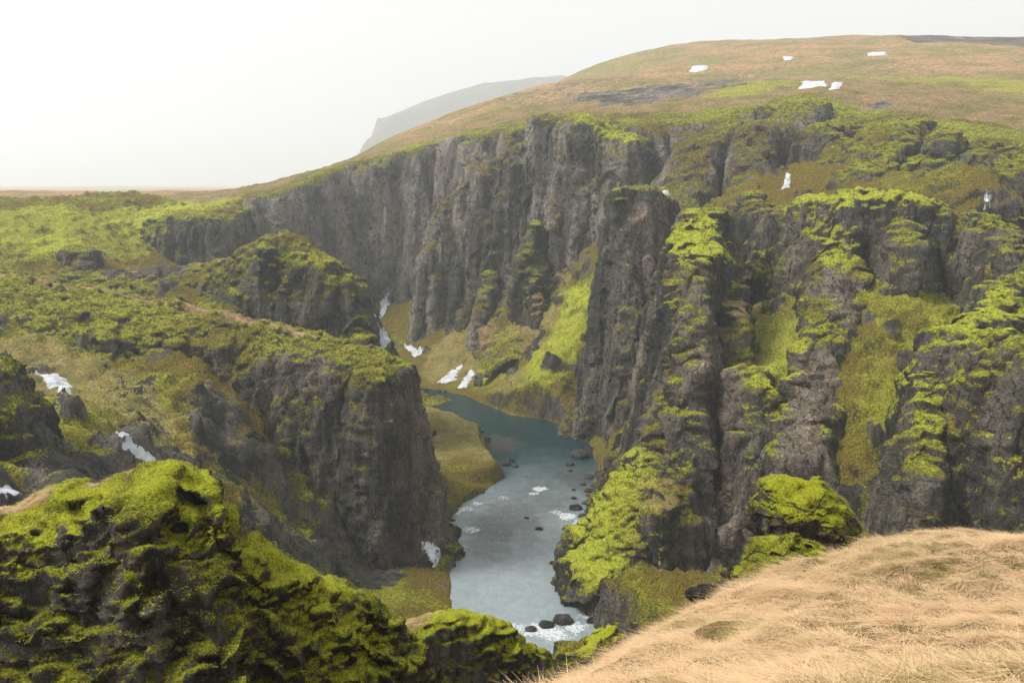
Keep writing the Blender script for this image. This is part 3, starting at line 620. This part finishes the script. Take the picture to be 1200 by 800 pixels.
def near_fin(name, label, cat, spec, pr, pl, seed, voxel, pad, zmin, rough=.15, warp=.12, sc=1.0, mat=None, disp=None, step=1.25):
    pts = [(*W(*q[:3]), q[3], q[4] if len(q) > 4 else 1.) for q in spec]; P = np.array(pts)
    def h(X, Y):
        p = xy3(X, Y); sh = X.shape
        d, (z, w, s), side = polydist(X + pn(p, 2.5, seed).reshape(sh) * .5, Y + pn(p, 2.5, seed + 1).reshape(sh) * .5, pts)
        d = np.maximum((d - w) / s, 0); d = np.maximum(d - ridged(p, 2.4, 2, seed + 2).reshape(sh) * .35 * sm(d, 0, 1), 0)
        drop = np.where(side < 0, np.interp(d, *zip(*pr)), np.interp(d, *zip(*pl)))
        q = (drop + (X * .2) + fbm(p, 2.0, 3, seed + 5).reshape(sh) * 1.3) / step; fq = q - np.floor(q)
        ter = (sm(fq, .55, .95) - fq) * step * .7 * sm(drop, .15, .7)      # ledges: flat treads, steep risers
        return z + fbm(p, 2.2, 3, seed + 3).reshape(sh) * rough - drop - ter
    box = (P[:, 0].min() - pad, P[:, 1].min() - pad, P[:, 0].max() + pad, P[:, 1].max() + pad)
    o = solid(name, h, box, voxel, zmin, voxel, mat or M_NEAR, disp or d_near(1, sc, seed)); tag(o, label, cat); return o
stroke([(-20,598,20),(60,583,20),(110,575,20.3),(200,549,20.3)], .22, 1, .5); blob(20,785,15.5,1.0,1,.36)
stroke([(20,618,19),(90,600,19)], .9, 2, .8); stroke([(190,570,19.3),(250,600,19.5),(170,640,18.7)], .8, 2, .8); stroke([(310,650,20),(370,690,20.5),(400,760,20.5)], .9, 2, .9)
stroke([(130,680,18),(200,700,18)], 1.0, 3, .6); stroke([(80,640,18.6),(120,630,18.8),(130,610,19)], .5, 3, .7)
near_fin('mossy_crag', 'nearest dark crag cushioned with bright green moss and topped with dry grass', 'crag',
    [(-120,625,20.5,.3),(0,600,20,.3),(60,583,20,.3),(110,574,20,.25),(190,548,20,.3),(238,560,20.2,.3),(258,592,20.4,.2),(330,650,21,.3),(385,682,22,.3),(430,705,23,.2),(455,760,24,.2),(475,820,25,.2)],
    [(0,0),(.4,.25),(1,.9),(2,2.2),(3.2,4),(6,9),(9,15)], [(0,0),(.4,.3),(1,1.2),(2,4),(5,14)], 5, .05, 5.5, 47.5)
stroke([(455,740,34),(510,725,35)], .5, 1, .6); stroke([(515,723,35),(575,730,36),(620,748,37)], .9, 2, .6); stroke([(700,745,40),(722,734,42)], 1.2, 2, 1)
near_fin('mossy_ridge', 'low mossy rock wall across the bottom, between the crag and the straw slope', 'ridge',
    [(425,775,33,.2),(455,740,34,.2),(510,722,35,.25),(545,720,35.5,.3),(590,730,36,.2),(620,748,37,.2),(655,772,38,.15,.6),(690,755,40,.1,.5),(714,736,42,.2,.5),(726,744,43,.15,.4)],
    [(0,0),(.35,.4),(.8,1.8),(1.5,5),(3,10),(7,16)], [(0,0),(.4,.5),(.9,2),(1.8,6),(7,18)], 15, .075, 6, 34, sc=1.0, rough=.2, step=1.1)

# ------------------------------------------------------------------ foreground right: grass slope
FR = [W(*p) for p in [(670,800,11.5),(700,772,13),(760,738,15.5),(830,702,18),(865,690,19),(925,694,19.5),(978,668,21),(1010,632,22.5),(1060,633,22.5),(1120,643,22.5),(1200,663,22),(1300,680,22),
     (1200,800,7.5),(1050,800,7.8),(900,800,8.3),(780,800,9.5),(1000,700,13.5),(1150,720,12),(850,740,13.5),(950,760,11),(1300,800,7.2),(1300,720,12)]]
FR += [(0,0,63.4),(0,-6,63.8),(8,-4,64),(-6,0,62.8),(4,4,62.6),(-4,5,61),(14,0,64),(-9,8,57),
       (-2,16,51),(3,21,50.5),(6,26,49.5),(12,28,51),(17,28,52),(-6,14,50),(24,26,52.5),(10,34,44),(20,36,44)]
fr_tps = tps(FR)
def fr_h(x, y):
    p = xy3(x, y); return fr_tps(x, y) + (fbm(p, 3.0, 3, 3) * .16 + np.abs(pn(p, 1.1, 4)) * .28 + np.abs(pn(p, .45, 6)) * .09 + fbm(p, .3, 2, 5) * .04).reshape(x.shape)
stroke([(985,640,21),(1000,650,20),(985,660,19)], .8, 2, 1); stroke([(700,775,13),(740,755,14.5)], .5, 2, .8); blob(850,745,13.5,.5,2,.5); blob(905,758,11.5,.7,2,.6)
turf = sheet('grass_slope', fr_h, np.arange(-8, 26, .07), np.arange(-4, 30, .07), M_TURF)
tag(turf, 'near slope of straw coloured grass', 'grass slope', kind='structure')

# dry grass blades
def blades(name, P, hgt, lean, mat, width=.006, label=None, seg=2, spread=.5):
    n = len(P); r = np.random.default_rng(3)
    ang = r.random(n) * 6.283; L = hgt * (.5 + r.random(n)); 
    lx = fbm(P, (.6, .6, .6), 3, 41) * 1.4; ly = fbm(P, (.6, .6, .6), 3, 43) * 1.4
    ld = np.stack([lean[0] + lx + r.normal(size=n) * spread, lean[1] + ly + r.normal(size=n) * spread], 1)
    sx = np.cos(ang) * width; sy = np.sin(ang) * width
    rows = []
    for k in range(seg + 1):
        t = k / seg; c = P + np.stack([ld[:, 0] * L * t * t * 1.3, ld[:, 1] * L * t * t * 1.3, L * (t - .45 * t * t) * .8 - .01], 1)
        wd = (1 - t) * .9 + .1
        rows += [c + np.stack([sx * wd, sy * wd, 0 * sx], 1), c - np.stack([sx * wd, sy * wd, 0 * sx], 1)]
    V = np.stack(rows, 1).reshape(-1, 3); m = 2 * (seg + 1)
    b = np.arange(n)[:, None] * m
    F = np.concatenate([b + np.array([[2*k, 2*k+1, 2*k+3, 2*k+2]]) for k in range(seg)])
    o = new_mesh(name, V, F, mat, smooth=False)
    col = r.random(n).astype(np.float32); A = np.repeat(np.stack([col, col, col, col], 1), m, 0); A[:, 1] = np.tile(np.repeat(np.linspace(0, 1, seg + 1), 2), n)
    setattr4(o.data, 'tint', A); tag(o, label, None, kind='stuff'); return o
def grass_mat(name, stops):
    s = NT(name); at = s.n('ShaderNodeAttribute', attribute_name='tint'); sep = s.n('ShaderNodeSeparateColor'); s.put(sep.inputs[0], at.outputs['Color'])
    g = s.n('ShaderNodeNewGeometry'); n1 = s.noise(g.outputs['Position'], 1.3, 3, .65); n0 = s.noise(g.outputs['Position'], .33, 3, .6)
    f = s.math('ADD', s.math('MULTIPLY', sep.outputs[0], .45), s.math('ADD', s.math('MULTIPLY', s.ss(n1, .32, .68), .35), s.math('MULTIPLY', s.ss(n0, .35, .6), .25)))
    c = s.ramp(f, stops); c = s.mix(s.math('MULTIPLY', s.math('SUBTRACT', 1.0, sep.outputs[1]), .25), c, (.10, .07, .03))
    vm = s.n('ShaderNodeVectorMath', operation='MULTIPLY_ADD'); s.put(vm.inputs[0], g.outputs['Normal']); vm.inputs[1].default_value = (.45, .45, .45); vm.inputs[2].default_value = (0, 0, .8)
    vn = s.n('ShaderNodeVectorMath', operation='NORMALIZE'); s.put(vn.inputs[0], vm.outputs[0])
    nd = s.bsdf(c, .7, vn.outputs[0], .3); tr = s.n('ShaderNodeBsdfTranslucent'); s.put(tr.inputs[0], c); mx = s.n('ShaderNodeMixShader'); mx.inputs[0].default_value = .2
    s.t.links.new(nd.outputs[0], mx.inputs[1]); s.t.links.new(tr.outputs[0], mx.inputs[2]); s.t.links.new(mx.outputs[0], s.out.inputs[0]); return s.m
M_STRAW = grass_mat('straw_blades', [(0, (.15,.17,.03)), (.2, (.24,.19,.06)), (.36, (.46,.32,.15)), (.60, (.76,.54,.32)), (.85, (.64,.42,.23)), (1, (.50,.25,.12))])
r = np.random.default_rng(5); N = 560000
yy = 3.8 + r.random(N * 3) ** .85 * 19.5; uu = (r.random(N * 3) * .82 - .08); xx = uu * yy
dens = fbm(np.stack([xx, yy, 0 * xx], 1), (1.6, 1.6, 1), 3, 12)
k = (xx > -3) & ((yy > 6.8) | (uu > .22)) & (dens * 1.3 + r.random(N * 3) * .8 > .12); xx, yy = xx[k][:N], yy[k][:N]
zz = fr_h(xx, yy)
k = (zz > 54.5); xx, yy, zz = xx[k], yy[k], zz[k]
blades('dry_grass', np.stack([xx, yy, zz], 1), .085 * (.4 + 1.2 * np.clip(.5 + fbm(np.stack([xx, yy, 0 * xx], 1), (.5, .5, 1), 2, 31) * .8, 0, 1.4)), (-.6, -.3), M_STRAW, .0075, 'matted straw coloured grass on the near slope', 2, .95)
log('grass', len(xx))

# ------------------------------------------------------------------ boulders
def fuzz_mat():
    s = NT('moss_fibre'); g = s.n('ShaderNodeNewGeometry'); P = g.outputs['Position']; at = s.n('ShaderNodeAttribute', attribute_name='tint'); sep = s.n('ShaderNodeSeparateColor'); s.put(sep.inputs[0], at.outputs['Color'])
    f = s.math('ADD', s.math('MULTIPLY', s.noise(P, 1.6, 4, .7), .75), s.math('MULTIPLY', sep.outputs[0], .3))
    c = s.ramp(f, [(.30, (.05,.045,.008)), (.48, (.16,.15,.012)), (.66, (.42,.44,.03)), (.85, (.60,.56,.10))])
    vm = s.n('ShaderNodeVectorMath', operation='MULTIPLY_ADD'); s.put(vm.inputs[0], g.outputs['Normal']); vm.inputs[1].default_value = (.6, .6, .6); vm.inputs[2].default_value = (0, 0, .7)
    vn = s.n('ShaderNodeVectorMath', operation='NORMALIZE'); s.put(vn.inputs[0], vm.outputs[0]); s.bsdf(c, .8, vn.outputs[0], .2); return s.m
M_FUZZ = fuzz_mat()
def scatter(o, n, nzmin, seed, zone=None):
    V = getco(o.data) + np.array(o.location); Nn = getno(o.data); r = np.random.default_rng(seed)
    cover = Nn[:, 2] + fbm(V, .5, 3, seed) * .35
    k = np.nonzero(cover > nzmin)[0] if zone is None else np.nonzero((cover > nzmin) & zone(V))[0]
    k = r.choice(k, n); P = V[k] + r.normal(size=(n, 3)) * (.03, .03, .0) 
    return P.astype(np.float32)

def rock_obj(name, c, r, seed, mat, voxel, dispf, label, cat, group=None, squash=(1, 1, 1), sub=5, tilt=0):
    bpyme = bpy.data.meshes.new(name)
    import bmesh
    bm = bmesh.new(); bmesh.ops.create_icosphere(bm, subdivisions=sub, radius=1.0); bm.to_mesh(bpyme); bm.free()
    V = getco(bpyme); S = np.array(squash) * r
    n0 = V.copy(); V = V * S
    V = V + n0 * (fbm(n0, .9, 3, seed) * .22 * r)[:, None]
    v, _, _ = cells(n0 * 1.0, (.8, .8, .8), seed); V = V + n0 * ((v - .5) * .12 * r)[:, None]
    if tilt:
        ct, st = math.cos(tilt), math.sin(tilt); V = np.stack([V[:, 0] * ct + V[:, 2] * st, V[:, 1], -V[:, 0] * st + V[:, 2] * ct], 1)
    bpyme.vertices.foreach_set('co', V.astype(np.float32).ravel()); bpyme.polygons.foreach_set('use_smooth', np.ones(len(bpyme.polygons), bool)); bpyme.update()
    if dispf is not None:
        Vw = V + np.array(c); V = dispf(Vw.astype(np.float32), getno(bpyme)) - np.array(c)
        bpyme.vertices.foreach_set('co', V.astype(np.float32).ravel()); bpyme.update()
    setattr4(bpyme, 'mask', paint((V + np.array(c)).astype(np.float32)))
    bpyme.materials.append(mat); o = bpy.data.objects.new(name, bpyme); o.location = c; COL.objects.link(o)
    if label: tag(o, label, cat, group)
    return o
M_DARK = ground_mat('wet_dark_stone', .4, moss=-1.0, rock=((.008,.009,.010),(.02,.021,.022),(.05,.05,.05)), wet=.25, streak=.2)
blob(935, 565, 26, 1.1, 2, 1); blob(965, 585, 26, .9, 2, .9)
c = W(945, 606, 27); rock_obj('mossy_boulder', (c[0], c[1], c[2] - .15), 1.6, 3, M_NEAR, 0, d_near(.36, .8, 91), 'large boulder capped in vivid green moss rising beyond the straw slope', 'boulder', squash=(1.14, 1.0, .80), sub=7, tilt=.42)
blob(925, 650, 21, 1.0, 2, .5)
c = W(922, 668, 20.3); rock_obj('mossy_boulder', c, 1.15, 8, M_NEAR, 0, d_near(.5, .5, 95), 'smaller olive green mossy hummock at the brow of the straw slope', 'boulder', squash=(1.0, .85, .66), sub=7)

near = [o for o in COL.objects if o.name.startswith(('mossy_crag', 'mossy_ridge.002', 'mossy_boulder'))]
P = np.concatenate([scatter(o, {'mossy_crag': 300000, 'mossy_ridge.002': 80000}.get(o.name, 26000), .42, 5) for o in near])
blades('moss', P, .035, (0, 0), M_FUZZ, .006, 'short fuzzy moss on the near rocks', 1, .8)
crag = bpy.data.objects['mossy_crag']
mk = np.empty(len(crag.data.vertices) * 4, np.float32); crag.data.attributes['mask'].data.foreach_get('color', mk); mk = mk.reshape(-1, 4)[:, 1]
low = bpy.data.objects['mossy_ridge.002']; mk2 = np.empty(len(low.data.vertices) * 4, np.float32); low.data.attributes['mask'].data.foreach_get('color', mk2); mk2 = mk2.reshape(-1, 4)[:, 1]
P = np.concatenate([scatter(crag, 9000, .25, 9, lambda V: mk > .3), scatter(low, 5000, .25, 9, lambda V: mk2 > .35)])
blades('dry_grass', P, .06, (-.3, -.3), M_STRAW, .006, 'dry grass tufts along the tops of the near rocks', 2, .7)
def stone(px, py, size, k, z=.15):
    x, y, _ = WZ(px, py)
    return rock_obj('river_boulder', (x, y, z * size), size, k, M_DARK, 0, None, None, None, squash=(1.15, .9, .65), sub=3)
rs = random.Random(4)
spots = [(680,535,3.0),(690,528,1.6),(668,545,1.2),(675,596,1.6),(684,606,1.3),(692,600,1.4),(686,590,1.0),(700,590,1.6),(697,612,1.2),(672,584,.8),(690,576,1.2),(700,570,1.6),(705,556,1.8),(592,545,1.4),(600,540,1.0),(604,547,.8),(668,552,.7),(690,560,1.1),(632,620,.9),(617,607,.6),(648,660,.8),(690,618,.8),(660,728,1.8),(640,733,1.3),(700,500,1.2),(712,520,1.5),(622,738,1.0),(672,574,.6),(683,568,.9),(695,585,1.1)]
for i, (px, py, sz) in enumerate(spots):
    o = stone(px, py, sz * .75, 20 + i)
    tag(o, 'dark wet boulder at the edge of the river', 'boulder', 'dark boulders along the river')
ri = 0
while ri < 70:
    k = rs.randrange(len(river_poly)); a, b = river_poly[k], river_poly[(k + 1) % len(river_poly)]; t = rs.random()
    x = a[0] + (b[0] - a[0]) * t + rs.gauss(0, .8); y = a[1] + (b[1] - a[1]) * t + rs.gauss(0, .8)
    if y < 118 or y > 292 or x < -45: continue
    sz = .18 + rs.random() ** 2 * .6; ri += 1
    tag(rock_obj('river_boulder', (x, y, sz * .12), sz, 200 + ri, M_DARK, 0, None, None, None, squash=(1.15, .9, .65), sub=2), 'dark wet boulder at the edge of the river', 'boulder', 'dark boulders along the river')
for i in range(34):
    px = 812 + rs.random() * 62; py = 700 - (px - 812) * .55 + rs.random() * 16 - 8; Y = 19.5 - (px - 812) * -.02 + rs.random() * .8
    cc = W(px, py, Y); s_ = .08 + rs.random() * .12
    st_ = rock_obj('stone', cc, s_, 60 + i, M_DARK, 0, None, 'dark angular stone in the pile between the straw slope and the mossy hummock', 'stone', 'dark stones piled beside the mossy hummock', squash=(1.2, .9, .7), sub=2)

# ------------------------------------------------------------------ snow patches draped on the ground
def snow_mat():
    s = NT('snow'); g = s.n('ShaderNodeNewGeometry'); n = s.noise(g.outputs['Position'], .8, 4, .6)
    c = s.mix(s.ss(n, .3, .7), (.36, .38, .41), (.58, .60, .62)); s.bsdf(c, .8, s.bump(n, .25), .2); return s.m
M_SNOW = snow_mat()
bpy.context.view_layer.update(); dg = bpy.context.evaluated_depsgraph_get()
def ray(px, py):
    u = (px - 600) / FPX; v = (400 - py) / FPX
    d = Vector((u, cp + v * sp, -sp + v * cp)).normalized()
    ok, loc, nrm, idx, ob, _ = scene.ray_cast(dg, Vector((0, 0, CAM_Z)), d)
    return loc if ok else None
def footpath(pts, wd, label):
    P = [np.array(W(*p)[:2]) for p in pts]; Q = []
    for a, b in zip(P[:-1], P[1:]):
        n = max(2, int(np.linalg.norm(b - a) / .6)); Q += [a + (b - a) * k / n for k in range(n)]
    Q.append(P[-1]); Q = np.array(Q); Q[:, 1] += np.sin(np.arange(len(Q)) * .11) * .5
    T = np.gradient(Q, axis=0); T /= np.linalg.norm(T, axis=1)[:, None]; Nn = np.stack([-T[:, 1], T[:, 0]], 1)
    rows = []
    for o in (-wd, -wd * .4, wd * .4, wd):
        X = Q + Nn * o; z = []
        for x, y in X:
            ok, loc, nn, _, ob, _ = scene.ray_cast(dg, Vector((x, y, 120)), Vector((0, 0, -1))); z.append(loc.z if ok else 0)
        z = np.array(z); z = np.convolve(np.pad(z, 2, 'edge'), np.ones(5) / 5, 'valid'); rows.append(np.stack([X[:, 0], X[:, 1], z + (.22 if abs(o) < wd * .9 else -.25)], 1))
    V = np.stack(rows, 1).reshape(-1, 3); tag(new_mesh('footpath', V, gridfaces(4, len(Q)), M_PATH), label, kind='structure')
_s = NT('trodden_earth'); geo_ = _s.n('ShaderNodeNewGeometry'); _n = _s.noise(geo_.outputs['Position'], .9, 5, .7)
_s.bsdf(_s.ramp(_n, [(.3, (.10,.06,.035)), (.5, (.24,.15,.09)), (.7, (.36,.25,.16))]), .95, _s.bump(_n, .2), .1); M_PATH = _s.m
footpath([(0,327,187),(60,336,183),(120,346,179),(200,358,172),(280,376,166),(335,388,160),(372,402,156)], .75, 'thin worn path along the crest of the long ridge')
footpath([(150,320,236),(230,316,229),(290,298,223),(328,274,217)], .7, 'thin worn path climbing to the small peak')
def snow(poly, label, th=.2, grp=None):
    H = []
    for a, b in zip(poly, poly[1:] + poly[:1]):
        for t in (0, .5): 
            h = ray(a[0] + (b[0] - a[0]) * t, a[1] + (b[1] - a[1]) * t)
            if h is not None: H.append(h)
    if len(H) < 3: log('snow miss', label); return
    ys = sorted(h.y for h in H); med = ys[len(ys) // 2]
    H = [h for h in H if abs(h.y - med) < 30 + .06 * med]
    P = [(h.x, h.y) for h in H]; A = np.array(P); lo = A.min(0) - 1; hi = A.max(0) + 1; zmax = max(h.z for h in H) + 6
    step = max(.18, min(1.0, max(hi - lo) / 90))
    xs = np.arange(lo[0], hi[0], step); ysn = np.arange(lo[1], hi[1], step); X, Y = np.meshgrid(xs, ysn)
    d, _, _ = polydist(X, Y, P + [P[0]]); sd = np.where(inpoly(X, Y, P), d, -d)
    p = xy3(X, Y); span = max(hi - lo); wch = 1.1 * max(.3, float(np.percentile(sd[sd > 0], 90)) if (sd > 0).any() else .3); sd = sd + (pn(p, max(1., span * .2), 2) * .5 + pn(p, max(1., span * .11), 3) * .4 + pn(p, max(.5, span * .05), 4) * .35 + pn(p, max(.35, span * .025), 5) * .25).reshape(X.shape) * min(3.0, wch)
    Z = np.full(X.shape, -99.0)
    for j in range(len(ysn)):
        for i in range(len(xs)):
            if sd[j, i] > -step * 1.6:
                ok, loc, nn, _, ob, _ = scene.ray_cast(dg, Vector((X[j, i], Y[j, i], zmax)), Vector((0, 0, -1)))
                if ok: Z[j, i] = loc.z + np.clip(sd[j, i] * .5, -.6, th)
    V = np.stack([X.ravel(), Y.ravel(), Z.ravel()], 1); F = gridfaces(len(xs), len(ysn), (Z > -50).ravel())
    if not len(F): log('snow empty', label); return
    zr = V[F][:, :, 2]; F = F[(zr.max(1) - zr.min(1)) < step * 4 + 1.2]
    if not len(F): log('snow empty', label); return
    V, F = compact(V, F); lab = np.arange(len(V))
    for _ in range(400):
        m = lab[F].min(1); l2 = lab.copy(); np.minimum.at(l2, F.ravel(), np.repeat(m, 4))
        if (l2 == lab).all(): break
        lab = l2
    big = np.bincount(lab).argmax(); V, F = compact(V, F[(lab[F] == big).all(1)])
    o = new_mesh('snow_patch', V, F, M_SNOW)
    m = o.modifiers.new('s', 'SOLIDIFY'); m.thickness = .3; m.offset = -1
    tag(o, label, 'snow patch', grp)
snow([(43,438),(62,436),(84,452),(82,462),(70,464),(58,450)], 'small jagged snow patch in the upper part of the left gully')
snow([(136,506),(148,508),(160,520),(176,532),(188,545),(172,545),(158,533),(144,522)], 'white snow patch on dark rock right behind the top of the near crag')
snow([(-5,566),(12,570),(36,586),(28,594),(8,584),(-5,578)], 'snow strip at the left edge beside the crag top')
snow([(452,336),(458,350),(452,366),(440,380),(438,370),(446,354)], 'long snow streak at the head of the canyon')
snow([(440,386),(452,386),(462,394),(456,406),(444,408),(440,398)], 'snow patch just below the long streak at the canyon head')
snow([(474,402),(496,410),(486,420)], 'little snow triangle above the river bend')
snow([(540,428),(536,444),(524,450),(513,448),(526,436)], 'left of two snow tongues beside the upper river')
snow([(560,424),(562,432),(547,454),(537,454),(546,440)], 'right of two snow tongues beside the upper river')
snow([(494,634),(504,634),(516,652),(512,664),(502,656)], 'snow clinging to the foot of the sheer cliff by the pool')
snow([(955,86),(972,90),(964,102),(950,112),(934,113),(940,96)], 'largest snow patch on the hillside above the rim', .25)
snow([(975,98),(988,97),(984,104),(972,106)], 'small snow patch right of the largest one on the hillside', .5)
snow([(812,78),(828,77),(826,83),(810,85)], 'snow patch on the hill, left of the largest one', .6)
snow([(918,67),(929,67),(928,71),(919,71)], 'tiny snow spot high on the hill', .6)
snow([(1018,63),(1038,61),(1038,65),(1018,66)], 'thin snow line near the hill crest', .6)
snow([(922,202),(928,205),(924,220),(916,222)], 'snow streak in a gully below the rim', .5)
snow([(774,222),(784,224),(778,236),(772,232)], 'snow scrap high in the gully behind the spire', .5)
snow([(1155,225),(1161,228),(1160,244),(1154,240)], 'thin snow runnel on the green slope at the right', .5)
log('snow done')

# ------------------------------------------------------------------ haze, sky, sun
haze_m = bpy.data.materials.new('haze'); haze_m.use_nodes = True; nt = haze_m.node_tree; nt.nodes.clear()
vo = nt.nodes.new('ShaderNodeVolumePrincipled'); vo.inputs['Density'].default_value = .00037; vo.inputs['Color'].default_value = (.90, .955, 1, 1); vo.inputs['Anisotropy'].default_value = 0.4
ou = nt.nodes.new('ShaderNodeOutputMaterial'); nt.links.new(vo.outputs[0], ou.inputs['Volume'])
bx = (-7200, -60, -12, 7200, 7200, 470)
Vb = np.array([(bx[i], bx[1 + j], bx[2 + k]) for i, j, k in [(0,0,0),(3,0,0),(3,3,0),(0,3,0),(0,0,3),(3,0,3),(3,3,3),(0,3,3)]], float)
hz = new_mesh('haze', Vb, np.array([(0,3,2,1),(4,5,6,7),(0,1,5,4),(1,2,6,5),(2,3,7,6),(3,0,4,7)]), haze_m, smooth=False); tag(hz, kind='stuff')

SUN_EL, SUN_AZ = 50.0, -98.0     # high, to the left, behind thin cloud
w = bpy.data.worlds.new('World'); scene.world = w; w.use_nodes = True; nt = w.node_tree; nt.nodes.clear()
sky = nt.nodes.new('ShaderNodeTexSky'); sky.sky_type = 'NISHITA'; sky.sun_disc = False; sky.sun_elevation = math.radians(SUN_EL); sky.sun_rotation = math.radians(SUN_AZ)
b1 = nt.nodes.new('ShaderNodeBackground'); b1.inputs[1].default_value = .05; nt.links.new(sky.outputs[0], b1.inputs[0])
tc = nt.nodes.new('ShaderNodeTexCoord'); ns = nt.nodes.new('ShaderNodeTexNoise'); ns.inputs['Scale'].default_value = 2.2; nt.links.new(tc.outputs['Generated'], ns.inputs['Vector'])
rp = nt.nodes.new('ShaderNodeValToRGB'); rp.color_ramp.elements[0].color = (.73, .728, .715, 1); rp.color_ramp.elements[1].color = (.79, .787, .775, 1)
nt.links.new(ns.outputs['Fac'], rp.inputs[0])
b2 = nt.nodes.new('ShaderNodeBackground'); b2.inputs[1].default_value = 1.0; nt.links.new(rp.outputs[0], b2.inputs[0])
mx = nt.nodes.new('ShaderNodeMixShader'); mx.inputs[0].default_value = .93; nt.links.new(b1.outputs[0], mx.inputs[1]); nt.links.new(b2.outputs[0], mx.inputs[2])
wo = nt.nodes.new('ShaderNodeOutputWorld'); nt.links.new(mx.outputs[0], wo.inputs[0])
sl = bpy.data.lights.new('sun', 'SUN'); sl.energy = 3.6; sl.angle = math.radians(16); sl.color = (1, .97, .93)
so = bpy.data.objects.new('sun', sl); COL.objects.link(so)
az, el = math.radians(SUN_AZ), math.radians(SUN_EL)
sd_ = Vector((math.sin(az) * math.cos(el), math.cos(az) * math.cos(el), math.sin(el)))
so.rotation_euler = sd_.to_track_quat('Z', 'Y').to_euler()

scene.view_settings.view_transform = 'Standard'; scene.view_settings.look = 'None'; scene.view_settings.gamma = 1; scene.view_settings.exposure = 0.5
c_ = scene.cycles
c_.use_denoising = True
try: c_.denoiser = 'OPENIMAGEDENOISE'
except Exception: pass
c_.max_bounces = 5; c_.diffuse_bounces = 3; c_.glossy_bounces = 2; c_.transmission_bounces = 1; c_.volume_bounces = 3; c_.transparent_max_bounces = 4
c_.use_adaptive_sampling = True; c_.adaptive_threshold = .012
log('total verts', sum(len(o.data.vertices) for o in COL.objects if o.type == 'MESH'))
